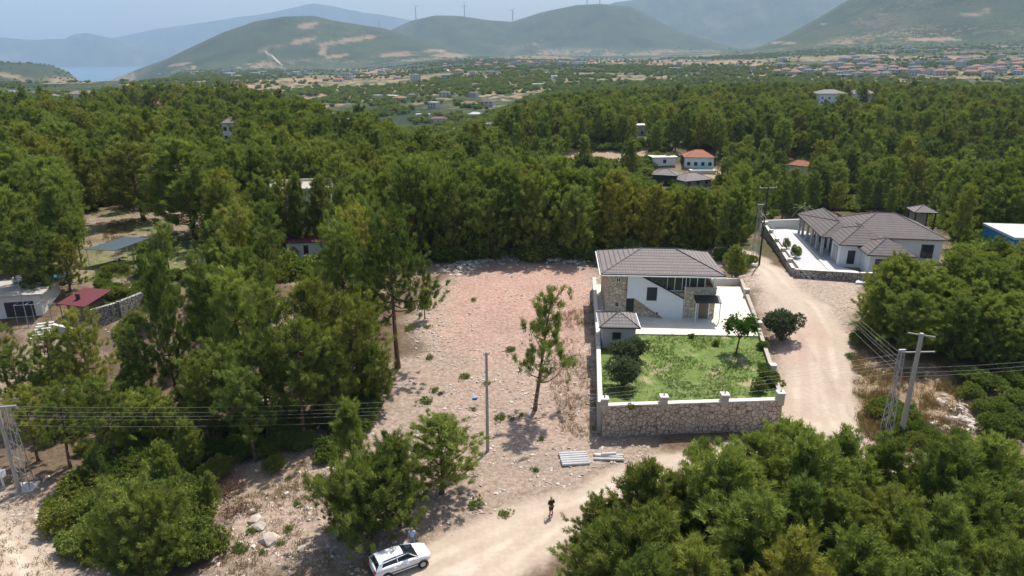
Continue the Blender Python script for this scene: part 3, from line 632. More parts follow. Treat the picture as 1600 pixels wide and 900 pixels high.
region([(120,330),(100,305),(360,300),(345,330)], 5, (9, 12), ['broad', 'tall'], 'pine along the top of the bank behind the dark canopy', 12, seed=9)
region([(1135,385),(1120,345),(1230,330),(1480,325),(1480,345),(1255,335),(1215,352),(1180,368)], 4.4, (7, 11), ['broad', 'tall'], 'pine behind the long grey-roofed house and the two road poles', 22, seed=10)
N_NEAR = len(TREES)
# ---------------------------------------------------------------- the rest of the wood
MIDH = [  # mid-distance buildings: px, py (foot), kind, label ...  kept clear of trees in front
 (363,222,44),(235,180,60),(12,152,70),(78,160,60),(128,163,64),(535,206,50),(685,190,18),(660,184,18),(740,182,18),(768,204,18),(1003,213,30),(1092,266,50),(1040,262,40),(1036,292,40),(1088,296,50),
 (1246,276,44),(1298,166,44),(1348,162,44),(852,134,14),(865,124,10),(470,372,0),(486,412,70),(1140,122,12),(955,246,40),(1440,352,20),(1590,410,20)]
g = np.random.default_rng(99)
pts = []
rmax = 800
cell = {}
def tryadd(xx, yy, sp):
    cx, cy = int(xx//8), int(yy//8)
    for i in (-1, 0, 1):
        for j in (-1, 0, 1):
            for q in cell.get((cx+i, cy+j), ()):
                if (q[0]-xx)**2+(q[1]-yy)**2 < sp*sp: return False
    cell.setdefault((cx, cy), []).append((xx, yy)); return True
for t in TREES: cell.setdefault((int(t[0]//8), int(t[1]//8)), []).append((t[0], t[1]))
CA = [np.array(wpoly(q)) for q in ([(100,345),(190,322),(335,328),(352,380),(340,430),(240,470),(235,540),(-80,540),(-80,440),(130,440)], [(1085,400),(1170,380),(1190,352),(1260,330),(1450,335),(1480,370),(1480,440),(1380,470),(1360,600),(1200,700),(900,800),(600,900),(560,650),(640,500),(640,415)])]
K = 60000
aa = g.uniform(-R(46), R(46), K); rr = np.sqrt(g.uniform(95**2, rmax**2, K)); xx = rr*np.sin(aa); yy = rr*np.cos(aa)
zz = terrain(xx, yy); ree = np.interp(aa, _ea, _er)
ok = (rr < ree*(1.0+.12*fbm(xx, yy, 60, 3, 9))) & (yy > 88)
dens = fbm(xx, yy, 45, 3, 61); ok &= ~((dens > .23) & (rr > 150))
gx, gy, _ = project(xx, yy, zz); tx_, ty_, _ = project(xx, yy, zz+11)
yl = np.interp(gx, [855, 870, 960, 985, 1135, 1150], [0, 262, 264, 294, 296, 0]); ok &= ~((ty_ < yl) & (gy > yl))
for poly in CA: ok &= poly_sd(xx, yy, poly) < -1.5
for (cx, cy, hw) in MIDH:
    q = P(cx, cy)
    if q is None: continue
    dq = math.hypot(q.x, q.y); wpx = 6*F/ dq
    ok &= ~(((xx-q.x)**2+(yy-q.y)**2 < (13 if dq < 300 else 15)**2))
    ok &= ~((np.abs(gx-cx) < hw*.5+3) & (rr < dq) & (ty_ < cy-1) & (gy > cy-2) & (g.uniform(0, 1, K) < .985))
for cx, cy, rx, ry in [(955,243,85,7),(1075,272,62,13),(1010,190,14,5),(1340,178,18,6),(720,206,20,8)]:
    ok &= ~(((gx-cx)/rx)**2+((gy-cy)/ry)**2 < 1)
for i in np.nonzero(ok)[0]:
    if tryadd(xx[i], yy[i], 4.3 if rr[i] < 170 else (5.0 if rr[i] < 400 else 5.6)): pts.append((xx[i], yy[i], zz[i], rr[i]))
pts = np.array(pts); pts = pts[np.argsort(pts[:, 3])]
nind = 300-N_NEAR
def zone(px_):
    return ('left side', 'left centre', 'centre', 'right centre', 'right side')[int(min(4, max(0, px_//320)))]
for k in range(nind):
    q = pts[k]; kd = 'tall' if g.uniform() < .45 else 'broad'
    zn = zone(float(project(q[0], q[1], q[2])[0]))
    put_pine(q[0], q[1], float(g.uniform(9, 13)), kd, 'pine in the nearer part of the wide wood, %s of the photo' % zn, wide=1.05)
rest = pts[nind:]
print('pines near', N_NEAR, 'individual', nind, 'rest', len(rest))
# instanced remainder of the wood: one object
def tree_template(pair, name):
    cr, tm = pair; nv = len(cr.vertices); v1 = np.empty(nv*3, np.float32); cr.vertices.foreach_get('co', v1); v1 = v1.reshape(-1, 3)
    mb = [tuple(v.co) for v in tm.vertices]; fs = [tuple(i+nv for i in p_.vertices) for p_ in tm.polygons]
    me = bpy.data.meshes.new(name); me.from_pydata(v1.tolist()+mb, [], tri_faces(v1).tolist()+fs); me.materials.append(M['pine']); me.materials.append(M['bark'])
    me.polygons.foreach_set('material_index', [0]*(nv//3)+[1]*len(fs)); me.update(); return bpy.data.objects.new(name, me)
def scatter(name, P3, scl, temps, label, cat, seed=1):
    """one object whose geometry nodes place the given template meshes on its points"""
    me = bpy.data.meshes.new(name); me.vertices.add(len(P3)); me.vertices.foreach_set('co', np.asarray(P3, np.float32).ravel())
    a = me.attributes.new('scl', 'FLOAT_VECTOR', 'POINT'); a.data.foreach_set('vector', np.asarray(scl, np.float32).ravel())
    gg = np.random.default_rng(seed)
    a = me.attributes.new('rotz', 'FLOAT_VECTOR', 'POINT'); rv = np.zeros((len(P3), 3), np.float32); rv[:, 2] = gg.uniform(0, 6.28, len(P3)); a.data.foreach_set('vector', rv.ravel())
    a = me.attributes.new('pick', 'INT', 'POINT'); a.data.foreach_set('value', gg.integers(0, len(temps), len(P3)).astype(np.int32))
    o = link(name, me); tag(o, label, cat, kind='stuff')
    ng = bpy.data.node_groups.new(name, 'GeometryNodeTree'); ng.interface.new_socket('Geometry', in_out='INPUT', socket_type='NodeSocketGeometry'); ng.interface.new_socket('Geometry', in_out='OUTPUT', socket_type='NodeSocketGeometry')
    N = ng.nodes; gi = N.new('NodeGroupInput'); go = N.new('NodeGroupOutput'); ip = N.new('GeometryNodeInstanceOnPoints'); j = N.new('GeometryNodeJoinGeometry')
    for tobj in temps[::-1]:
        oi = N.new('GeometryNodeObjectInfo'); oi.inputs['Object'].default_value = tobj; oi.inputs['As Instance'].default_value = True; ng.links.new(oi.outputs['Geometry'], j.inputs[0])
    def na_(nm_, ty):
        q = N.new('GeometryNodeInputNamedAttribute'); q.data_type = ty; q.inputs['Name'].default_value = nm_; return q.outputs[0]
    m2p = N.new('GeometryNodeMeshToPoints'); ng.links.new(gi.outputs[0], m2p.inputs[0])
    ng.links.new(m2p.outputs[0], ip.inputs['Points']); ng.links.new(j.outputs[0], ip.inputs['Instance']); ip.inputs['Pick Instance'].default_value = True
    ng.links.new(na_('pick', 'INT'), ip.inputs['Instance Index']); ng.links.new(na_('rotz', 'FLOAT_VECTOR'), ip.inputs['Rotation']); ng.links.new(na_('scl', 'FLOAT_VECTOR'), ip.inputs['Scale'])
    ng.links.new(ip.outputs[0], go.inputs[0]); md = o.modifiers.new('scatter', 'NODES'); md.node_group = ng; return o
TT = [tree_template(PINES['broad'][i], 'pine_form') for i in range(5)]+[tree_template(PINES['tall'][i], 'pine_form') for i in range(3)]
sc = g.uniform(.72, 1.12, len(rest))*(1+.12*fbm(rest[:, 0], rest[:, 1], 80, 3, 4)); scl = np.stack([sc*g.uniform(1.0, 1.3, len(rest)), sc*1.12, sc], 1)
ug = g.uniform(0, 1, 30000); ra_ = 92*(520/92.)**(g.uniform(0, 1, 30000)**.8); aa_ = g.uniform(-R(45), R(45), 30000); ux, uy = ra_*np.sin(aa_), ra_*np.cos(aa_); uz = terrain(ux, uy); ugx, ugy, _ = project(ux, uy, uz)
uk = (uy > 92) & (ra_ < np.interp(aa_, _ea, _er)) & (fbm(ux, uy, 9, 3, 71) > -.12)
for poly in CA: uk &= poly_sd(ux, uy, poly) < -2
for cx, cy, rx, ry in [(955,243,85,7),(1075,272,62,13),(1010,190,14,5),(1340,178,18,6),(720,206,20,8)]: uk &= ~(((ugx-cx)/rx)**2+((ugy-cy)/ry)**2 < 1)
for (cx, cy, hw) in MIDH: uk &= ~((np.abs(ugx-cx) < hw*.5) & (np.abs(ugy-cy) < 8))
ux, uy, uz = ux[uk][:9000], uy[uk][:9000], uz[uk][:9000]; us = g.uniform(.7, 1.7, len(ux))
UB = [bpy.data.objects.new('bush_form', bush(s_, 1.5, 1.7, M['shrub'], 260, .2, 6, 7)[0]) for s_ in (91, 92, 93)]
scatter('undergrowth', np.stack([ux, uy, uz-.1], 1), np.stack([us*1.2, us*1.2, us], 1), UB, 'leafy undergrowth filling the floor of the pine wood', 'undergrowth', 5)
scatter('pine_wood', rest[:, :3], scl, TT, 'dense green pine wood rolling away behind the houses to the edge of the plain', 'wood', 3)
# dark trees and scrub dotting the plain
K = 62000
aa = g.uniform(-R(46), R(46), K); u = g.uniform(0, 1, K); rr = 250*(4600/250.)**(u**.62); xx = rr*np.sin(aa); yy = rr*np.cos(aa)
ree = np.interp(aa, _ea, _er); dn = fbm(xx, yy, 220, 4, 401); d2 = fbm(xx, yy, 45, 3, 411)
ok = (rr > ree*1.0) & ((dn*.8+d2) > -.12) & ((dn + .6*d2 > -.05) | (rr < ree*1.9))
xx, yy, rr, ree = xx[ok], yy[ok], rr[ok], ree[ok]; zz = terrain(xx, yy); qx, qy, _ = project(xx, yy, zz)
kp = np.ones(len(xx), bool)
for cx, cy, rx, ry in [(620,115,170,7),(660,160,40,8),(690,156,30,7),(765,172,16,9),(1000,97,150,6),(1140,99,130,7),(720,206,20,8),(470,125,70,7),(685,188,22,8),(740,180,20,7)]: kp &= ~((((qx-cx)/rx)**2+((qy-cy)/ry)**2 < 1) & (g.uniform(0, 1, len(xx)) < .6))
kp &= (zz > SEA+3) & (rr < 3400)
xx, yy, zz, rr, ree = [q[kp] for q in (xx, yy, zz, rr, ree)]
def low_tree(seed):
    b_ = bush(seed, 3.2, 4.6, M['shrub'], 150, .55, 5, 7, .6)
    o = bpy.data.objects.new('scrub_form', b_[0]); return o
LT = [low_tree(s_) for s_ in (1, 2, 3, 4)]
sc = g.uniform(.4, 1.15, len(xx)); sc *= np.where(rr < ree*1.7, .95, 1.05)
scatter('scrub_trees', np.stack([xx, yy, zz-.1], 1), np.stack([sc*1.25, sc*1.15, sc], 1), LT, 'dark green scrub and low trees dotted over the far plain', 'scrub', 7)
print('plain scrub', len(xx))
# ---------------------------------------------------------------- shrubs
BUSH = {'maquis': [bush(s_, 1.5, 1.5, M['shrub'], 1050, .065, 12, 11) for s_ in (51, 52, 53)], 'low': [bush(s_, .7, .34, M['grassblade'], 60, .07, 9, 6, 1.2) for s_ in (54, 55)],
        'olive': [bush(56, 1.9, 2.9, M['olive'], 1100, .085, 11, 11)], 'dead': [bush(58, 1.6, .9, M['deadbrush'], 420, .03, 12, 8)]}
def put_bush(px_, py_, kind, s, label, name='shrub', cat='shrub', group='shrubs on the slopes and verges', sz=1.0, z=None):
    p_ = P(px_, py_, z); ms = BUSH[kind]; fm, sm = ms[int(rng.integers(len(ms)))]
    e = empty(name, p_, float(rng.uniform(0, 6.28)), label=label, cat=cat, group=group); e.scale = (s, s, s*sz)
    link('stems', sm, e); link('foliage', fm, e); return e
for poly, n_, s0, s1, lab, sd_ in [
   ([(110,880),(95,800),(120,740),(200,690),(300,680),(345,720),(330,800),(330,870),(220,900)], 66, .5, 1.6, 'leafy green shrub in the dense roadside thicket at bottom left', 1),
   ([(1370,660),(1360,620),(1420,640),(1480,680),(1560,700),(1540,740),(1420,700)], 18, .55, 1.1, 'green shrub along the bank right of the lattice pole foot', 2),
   ([(1500,640),(1520,560),(1620,560),(1640,720),(1560,690)], 18, .6, 1.3, 'green shrub in the scrub at the right edge below the wood', 3),
   ([(20,640),(60,560),(330,560),(330,680),(120,740)], 26, .6, 1.2, 'shrub under the pines below the dry stone wall', 4),
   ([(330,740),(350,620),(600,600),(570,690),(480,740)], 48, .6, 1.1, 'shrub in the shady hollow left of the lot', 5),
   ([(1335,545),(1330,500),(1375,480),(1400,540)], 7, .7, 1.2, 'shrub on the verge at the foot of the thicket right of the dirt road', 6),
   ([(1110,420),(1120,395),(1180,400),(1180,428)], 6, .8, 1.2, 'shrub between the stone house and the dirt road', 7),
   ([(140,520),(150,420),(330,400),(350,470),(300,540)], 26, .6, 1.1, 'shrub in the rough garden beside the dry stone wall', 8),
   ([(640,405),(660,392),(925,392),(925,408)], 12, .6, 1.0, 'shrub under the pine row at the far edge of the lot', 9)]:
    gg = np.random.default_rng(sd_); W_ = np.array(poly, float); lo, hi = W_.min(0), W_.max(0); c_ = 0
    while c_ < n_:
        q = gg.uniform(lo, hi)
        if poly_sd(np.array([q[0]]), np.array([q[1]]), W_)[0] < 0: continue
        put_bush(q[0], q[1], 'maquis', float(gg.uniform(s0, s1)), lab); c_ += 1
for a in [(1222,532,1.75,'big round dark shrub outside the right garden wall beside the dirt road'),(1205,610,.9,'creeper hanging over the right end of the front garden wall')]:
    put_bush(a[0], a[1], 'olive' if a[0] == 1222 else 'maquis', a[2]*(.75 if a[0] == 1222 else 1), a[3], group=None, sz=.9)
for a, b in [(668,512),(672,560),(680,610),(690,615),(664,628),(740,470),(797,548),(740,640),(800,655),(640,515),(845,688),(725,590),(790,805),(745,790),(835,735),(500,745),(450,750),(466,790),(450,830),(398,830),(372,860),(440,850),(590,790),(520,690),(610,880),(780,655),(690,655),(815,650),(760,600),(880,560),(1330,560),(1345,620),(1480,600),(1440,590),(410,865),(470,700),(345,855)]:
    put_bush(a, b, 'low', float(rng.uniform(.55, 1.25)), 'low green weed tuft on the open stony ground', name='weed_tuft', cat='weed', group='weed tufts on the stony ground')
put_bush(345, 775, 'dead', 1.5, 'heap of brown dead branches beside the dark hollow at lower left', 'brush_pile', 'brush pile', None)
put_bush(370, 800, 'dead', 1.0, 'smaller heap of dry branches above the white boulders', 'brush_pile', 'brush pile', None)
# ---------------------------------------------------------------- stones and dry grass (uncountable)
def rocks(n, sampler, smin, smax, name, label, seed, mtl):
    gg = np.random.default_rng(seed); t = (1+5**.5)/2
    B = np.array([(-1,t,0),(1,t,0),(-1,-t,0),(1,-t,0),(0,-1,t),(0,1,t),(0,-1,-t),(0,1,-t),(t,0,-1),(t,0,1),(-t,0,-1),(-t,0,1)])/1.9
    Fi = np.array([(0,11,5),(0,5,1),(0,1,7),(0,7,10),(0,10,11),(1,5,9),(5,11,4),(11,10,2),(10,7,6),(7,1,8),(3,9,4),(3,4,2),(3,2,6),(3,6,8),(3,8,9),(4,9,5),(2,4,11),(6,2,10),(8,6,7),(9,8,1)])
    xy = sampler(gg, n); n = len(xy); z_ = terrain(xy[:, 0], xy[:, 1]); s = smin*(smax/smin)**(gg.uniform(0, 1, n)**2.6)
    V = B[None]*(1+gg.normal(0, .2, (n, 12, 1)))*s[:, None, None]*gg.uniform(.6, 1.2, (n, 1, 3))*np.array([1, 1, .6]); an = gg.uniform(0, 6.28, n); c_, s_ = np.cos(an)[:, None], np.sin(an)[:, None]
    X_, Y_ = V[..., 0]*c_-V[..., 1]*s_, V[..., 0]*s_+V[..., 1]*c_
    V = np.stack([X_+xy[:, :1], Y_+xy[:, 1:2], V[..., 2]+z_[:, None]+s[:, None]*.12], -1)
    Ff = (Fi[None]+np.arange(n)[:, None, None]*12).reshape(-1, 3); o = link(name, npmesh(name, V.reshape(-1, 3), Ff, [mtl])); return tag(o, label, 'stones', kind='stuff')
sm_, n = newmat('pale limestone rubble', .95, .1); cc = n.noise(n.obj(), .9, 3); n.L(n.mix(n.ramp(cc, .35, .65), (.36, .29, .24), (.60, .55, .49)), n.b.inputs['Base Color']); M['rock'] = sm_
ALLP = np.array(LOT); ap = [np.array(q) for q in (LOT, SHOULDER, LEFTPATCH, CLEAR_L)]
def samp(gg, n):
    out = []
    for poly, w in zip(ap, (.62, .2, .08, .1)):
        lo, hi = poly.min(0), poly.max(0); k = int(n*w*3); q = gg.uniform(lo, hi, (k, 2)); q = q[poly_sd(q[:, 0], q[:, 1], poly) > -1]
        cl = fbm(q[:, 0], q[:, 1], 5, 3, 21); red = poly_sd(q[:, 0], q[:, 1], np.array(RED)) > 0; rd_ = np.maximum(poly_sd(q[:, 0], q[:, 1], np.array(ROAD)), poly_sd(q[:, 0], q[:, 1], np.array(ROAD2))) > -.3
        q = q[(cl > gg.normal(-.03, .09, len(q))) & (~red | (gg.uniform(0, 1, len(q)) < .22)) & (~rd_ | (gg.uniform(0, 1, len(q)) < .015))]; out.append(q[:int(n*w)])
    return np.concatenate(out)
rocks(9500, samp, .035, .22, 'scattered_stones', 'pale limestone rubble strewn over the lot, banks and verges', 3, sm_)
def bline(pp, w):
    W_ = [P(a, b) for a, b in pp]
    def f(gg, n):
        k = gg.integers(0, len(W_)-1, n); t = gg.uniform(0, 1, n); A_ = np.array([w_[:2] for w_ in W_]); return A_[k]*(1-t[:, None])+A_[k+1]*t[:, None]+gg.normal(0, w, (n, 2))
    return f
rocks(800, bline([(700,425),(760,405),(830,400),(925,408)], 1.1), .12, .55, 'stone_bank', 'bank of loose stones along the far edge of the cleared lot', 4, sm_)
rocks(420, bline([(1430,690),(1500,660),(1515,620)], .9), .1, .5, 'stone_bank', 'strip of loose stones running up the bank behind the wooden power pole', 5, sm_)
for i, (a, b, s_) in enumerate([(405,825,1.0),(398,812,.8),(420,845,1.3),(475,858,.7),(395,800,.6),(480,795,.45),(650,758,.4),(630,680,.4),(272,365,1.2),(285,368,.9),(215,448,1.3),(205,452,.9),(722,768,.5),(180,685,.5),(735,772,.45),(585,760,.4)]):
    p_ = P(a, b); mb = MB(); gg = np.random.default_rng(i+40)
    t = (1+5**.5)/2; B = [(-1,t,0),(1,t,0),(-1,-t,0),(1,-t,0),(0,-1,t),(0,1,t),(0,-1,-t),(0,1,-t),(t,0,-1),(t,0,1),(-t,0,-1),(-t,0,1)]
    Fi = [(0,11,5),(0,5,1),(0,1,7),(0,7,10),(0,10,11),(1,5,9),(5,11,4),(11,10,2),(10,7,6),(7,1,8),(3,9,4),(3,4,2),(3,2,6),(3,6,8),(3,8,9),(4,9,5),(2,4,11),(6,2,10),(8,6,7),(9,8,1)]
    mb.add([tuple(np.array(v_)*s_/3.6*gg.uniform(.75, 1.2, 3)*[1.3, 1, .65]) for v_ in B], Fi); o = mb.build('boulder', M['rock']); o.location = p_+Vector((0, 0, .1*s_)); o.rotation_euler = (0, 0, i*1.3)
    sb = o.modifiers.new('s', 'SUBSURF'); sb.levels = 1; sb.render_levels = 1; sb.subdivision_type = 'SIMPLE'
    where = ['on the slope below the brush pile', 'on the slope below the brush pile', 'largest one on the slope above the bottom edge', 'on the bare slope left of the parked car', 'beside the brush pile', 'on the bare slope left of the roadside pines', 'under the roadside pines', 'under the roadside pines', 'by the bare trunk right of the dark canopy', 'by the bare trunk right of the dark canopy', 'in the garden below the dark canopy', 'in the garden below the dark canopy', 'on the bank above the road', 'behind the lattice pole', 'on the bank above the road', 'under the roadside pines'][i]
    tag(o, 'pale limestone boulder '+where, 'boulder', 'pale boulders')
def tufts(name, polys, n, ln, wd, m, label, cat, seed, zf=None):
    gg = np.random.default_rng(seed); Q_ = []
    for poly in polys:
        poly = np.array(poly); lo, hi = poly.min(0), poly.max(0); q = gg.uniform(lo, hi, (n*3, 2)); q = q[poly_sd(q[:, 0], q[:, 1], poly) > 0]; q = q[fbm(q[:, 0], q[:, 1], 2.2, 3, 5) > gg.normal(-.06, .08, len(q))]; Q_.append(q[:n])
    q = np.concatenate(Q_); z_ = terrain(q[:, 0], q[:, 1]) if zf is None else zf(q); c_ = np.column_stack([q, z_]); V = needles(c_, np.tile([0, 0, 1.], (len(c_), 1)), 9, ln, wd, .55, gg)
    return tag(link(name, npmesh(name, V, tri_faces(V), [m])), label, cat, kind='stuff')
tufts('dry_grass', [DRY], 5000, .5, .05, M['drygrass'], 'dry tan grass covering the field behind the lattice pole', 'grass', 1)
tufts('dry_grass', [wpoly([(850,500),(930,470),(940,680),(880,690),(860,600)]), wpoly([(500,905),(330,905),(345,800),(470,720),(560,700),(600,900)]), wpoly([(130,440),(230,420),(300,425),(230,520)]), wpoly([(150,400),(170,350),(230,340),(190,380)]), LEFTPATCH], 900, .35, .04, M['drygrass'], 'sparse dry grass on the stony ground around the lot', 'grass', 2)
tufts('garden_weeds', [wpoly([(150,455),(150,425),(260,425),(250,500),(220,505)])], 1500, .4, .05, M['grassblade'], 'bright green weeds in the plot below the dark canopy', 'grass', 4)
# ---------------------------------------------------------------- garden of the stone house
GZ = 2.72
def at(px_, py_, z): return P(px_, py_, z)
FL = P(940, 683); FR = P(1213, 673); FLt = Vector((7.9, 53.7)); FRt = Vector((23.85, 54.8)); BL = Vector((10.95, 88.0)); BR = Vector((30.6, 88.5))
lawn_pts = [(8.05, 53.9), (23.7, 55.0), (27.2, 69.8), (9.6, 70.6)]
patio_pts = [(9.6, 70.62), (27.25, 69.8), (30.3, 86.6), (11.0, 87.6)]
lm, n = newmat('garden grass', .95, .1); v = n.obj(); a_ = n.noise(v, 1.1, 6, .65); b_ = n.noise(v, .33, 4); c_ = n.noise(v, 6, 4)
cc = n.mix(n.ramp(a_, .35, .65), (.115, .17, .045), (.18, .235, .07)); cc = n.mix(n.math('MULTIPLY', n.ramp(n.math('ADD', b_, n.math('MULTIPLY', a_, .4)), .74, .86), .75), cc, (.40, .34, .20)); cc = n.mix(n.math('MULTIPLY', n.ramp(c_, .5, .68), .35), cc, (.09, .14, .03))
n.L(cc, n.b.inputs['Base Color']); bp = n.node('ShaderNodeBump'); bp.inputs['Distance'].default_value = .15; n.L(n.math('ADD', c_, a_), bp.inputs['Height']); n.L(bp.outputs[0], n.b.inputs['Normal'])
mb = MB(); mb.slab([Vector(p_) for p_ in lawn_pts], -1, GZ); mb.build('lawn', lm)['kind'] = 'structure'
pm_, n = newmat('cream patio slabs', .85, .2); v = n.obj(); br = n.node('ShaderNodeTexBrick'); n.L(v, br.inputs[0]); br.inputs['Scale'].default_value = .9; br.inputs['Mortar Size'].default_value = .012; br.inputs['Color1'].default_value = (.76, .70, .58, 1); br.inputs['Color2'].default_value = (.70, .64, .54, 1); br.inputs['Mortar'].default_value = (.45, .40, .33, 1)
n.L(n.mix(n.ramp(n.noise(v, .5, 5), .4, .75), br.outputs[0], (.63, .57, .47)), n.b.inputs['Base Color'])
mb = MB(); mb.slab([Vector(p_) for p_ in patio_pts], -1, GZ+.13); mb.build('patio', pm_)['kind'] = 'structure'
PZ = GZ+.13
gl = [np.array(lawn_pts)]
tufts('garden_lawn_grass', gl, 4200, .16, .03, M['grassblade'], 'patchy bright green grass of the walled garden', 'grass', 11, zf=lambda q: np.full(len(q), GZ))
tufts('garden_lawn_grass', gl, 120, .4, .06, M['grassblade'], 'taller weeds growing in the grass of the walled garden', 'grass', 12, zf=lambda q: np.full(len(q), GZ))
# front retaining wall with four piers
e = empty('retaining_wall', (15.9, 54.3, 0), label='tall stone retaining wall with white coping and four piers in front of the garden', cat='garden wall')
o3 = Vector((15.9, 54.3))
def W2(a): return Vector((a[0]-o3.x, a[1]-o3.y))
mb = MB(); mb.wall(W2(FLt), W2(FRt), .45, -1.2, 3.05); mb.build('wall', M['rubble'], e)
mb = MB(); mb.wall(W2(FLt), W2(FRt), .52, 3.052, 3.15); mb.build('coping', M['coping'], e)
for f in (0.008, .335, .675, .99):
    c = W2(FLt).lerp(W2(FRt), f); mb = MB(); mb.box(c.x-.3, c.y-.3, 2.6, c.x+.3, c.y+.3, 3.72); pr = mb.build('pier', M['concrete'], e); mb = MB(); mb.box(c.x-.36, c.y-.36, 3.722, c.x+.36, c.y+.36, 3.82); mb.build('cap', M['coping'], pr)
    mb = MB(); mb.tube((c.x, c.y, 3.82), (c.x, c.y, 4.0), .07, .04, 8); mb.build('bracket', M['dark'], pr)
def garden_wall(pts, z0, z1, label, m, t=.35, piers=0, cop=True, name='garden_wall', cat='garden wall', copm='coping'):
    c0 = Vector(pts[0][:2]); e = empty(name, (c0.x, c0.y, 0), label=label, cat=cat)
    z0 = z0 if hasattr(z0, '__len__') else [z0]*len(pts); z1 = z1 if hasattr(z1, '__len__') else [z1]*len(pts)
    mb = MB(); cb = MB()
    for i in range(len(pts)-1):
        a = Vector(pts[i][:2])-c0; b = Vector(pts[i+1][:2])-c0
        if i: a = a+(b-a).normalized()*t*.5
        mb.wall(a, b, t, (z0[i], z0[i+1]), (z1[i], z1[i+1])); cb.wall(a, b, t+.08, (z1[i]+.002, z1[i+1]+.002), (z1[i]+.09, z1[i+1]+.09))
        L_ = (b-a).length
        for k in range(piers):
            f = (k+.5)/piers; q = a.lerp(b, f); zz_ = z1[i]*(1-f)+z1[i+1]*f; pb_ = MB(); pb_.box(q.x-.27, q.y-.27, zz_-.6, q.x+.27, q.y+.27, zz_+.55); pr = pb_.build('pier', M['concrete'], e); pb_ = MB(); pb_.box(q.x-.32, q.y-.32, zz_+.552, q.x+.32, q.y+.32, zz_+.63); pb_.build('cap', M['coping'], pr)
    mb.build('wall', m, e)
    if cop: cb.build('coping', M[copm], e)
    return e
garden_wall([(7.72, 54.1), (9.02, 66.5), (9.3, 69.0), (10.7, 85.0), (11.0, 88)], [-.8]*5, [3.1, 3.1, 3.1, 3.6, 3.6], 'long low left boundary wall with white coping between the red lot and the garden', M['grey'], .34)
garden_wall([(24.0, 55.2), (26.4, 66.5), (28.6, 77.0), (30.7, 88.2)], [-.8]*4, [3.0, 3.05, 3.2, 3.4], 'right boundary wall of the garden beside the dirt road with capped piers', M['rubble'], .3, piers=1, copm='concrete')
e = garden_wall([(25.6, 88.4), (30.7, 88.4)], 1, 3.35, 'low rear wall with a dark railing behind the patio', M['offwhite'], .25)
mb = MB()
for i in range(26): mb.tube((i*.2+.05, 0, 3.44), (i*.2+.05, 0, 4.3), .018, n=4)
mb.tube((0, 0, 4.3), (5.1, 0, 4.3), .03, n=4); mb.build('railing', M['dark'], e)
# ---------------------------------------------------------------- stone house
H = empty('stone_house', (10.55, 75.6, PZ), R(-3.6), label='two-storey stone house with brown-grey hip roof and white outside stair wall', cat='house')
Wd, Dp = 13.3, 9.2
mb = MB()                                            # masonry body
mb.box(.35, .5, 0, 2.75, Dp, 5.2)                    # left block, both storeys
mb.box(2.75, 2.3, 0, 7.3, Dp, 5.2)                   # middle, set back behind the stair
mb.box(7.3, 2.3, 0, 9.3, Dp, 5.2)
mb.box(9.3, .35, 0, 12.9, Dp, 3.0)                   # lower right storey
mb.box(9.3, 3.0, 3.0, 11.9, Dp, 5.2)
mb.build('masonry_wall', M['housestone'], H)
hip_roof(-.35, -.35, Wd+.35, Dp+.5, 5.25, 1.75, 'roof', M['tile'], H)
mb = MB(); mb.box(-.3, -.3, 5.13, Wd+.3, Dp+.45, 5.25); mb.build('soffit', M['white'], H)
mb = MB(); mb.tube((-.42, -.45, 5.2), (Wd+.42, -.45, 5.2), .07); mb.tube((-.46, -.4, 5.2), (-.46, Dp+.5, 5.2), .07); mb.tube((-.42, -.4, 5.15), (-1.1, -.9, 4.75), .05); mb.build('gutter', M['white'], H)
mb = MB(); mb.prism([(2.75,5.12),(4.2,5.12),(9.25,2.35),(9.25,0),(7.05,0),(3.65,2.35),(2.75,2.35)], 0.02, .22); sw = mb.build('stair_wall', M['white'], H)
mb = MB(); mb.prism([(3.9,5.13),(4.35,5.13),(9.3,2.42),(9.3,2.36),(4.1,5.12)], -.06, .3)
mb.wall((9.3, .02), (9.3, .02+.01), .02, 0, .1); mb.build('stair_coping', M['dark'], sw)
mb = MB()
for i in range(16): mb.box(4.35+i*.31, .24, 0.0 if i == 15 else 4.6-i*.3-.32, 4.35+i*.31+.31, 2.28, 4.6-i*.3)
mb.build('stairs', M['paver'], H)
def window(par, x0, z0, x1, z1, y, frame='dark', panes=1, name='window', depth=.05, pane='glass'):
    mb = MB(); t = .07
    mb.box(x0, y-depth, z0, x1, y-.002, z0+t); mb.box(x0, y-depth, z1-t, x1, y-.002, z1)
    for i in range(panes+1):
        xx_ = x0+(x1-x0-t)*i/panes; mb.box(xx_, y-depth-.004, z0+t+.001, xx_+t, y-.004, z1-t-.001)
    f = mb.build(name, M[frame], par); mb = MB(); mb.box(x0+.02, y-.03, z0+.02, x1-.02, y-.006, z1-.02); mb.build('pane', M[pane], f); return f
window(H, 5.0, 2.15, 6.15, 3.75, 0.02, 'dark', 1, pane='dark')           # niche window in the stair wall
window(H, 1.45, 4.15, 2.0, 4.7, .5, 'offwhite', 2)
window(H, 1.5, 1.2, 1.85, 1.6, .5, 'dark', 1)
window(H, 6.2, .5, 6.4, .7, .02, 'dark', 1, name='vent')
mb = MB(); mb.box(2.78, .5, 0, 3.62, .58, 2.3); mb.build('door', M['dark'], H)
mb = MB(); mb.prism([(3.64,2.33),(3.64,0),(7.0,0)], .42, .55); mb.build('stair_infill', M['housestone'], H)
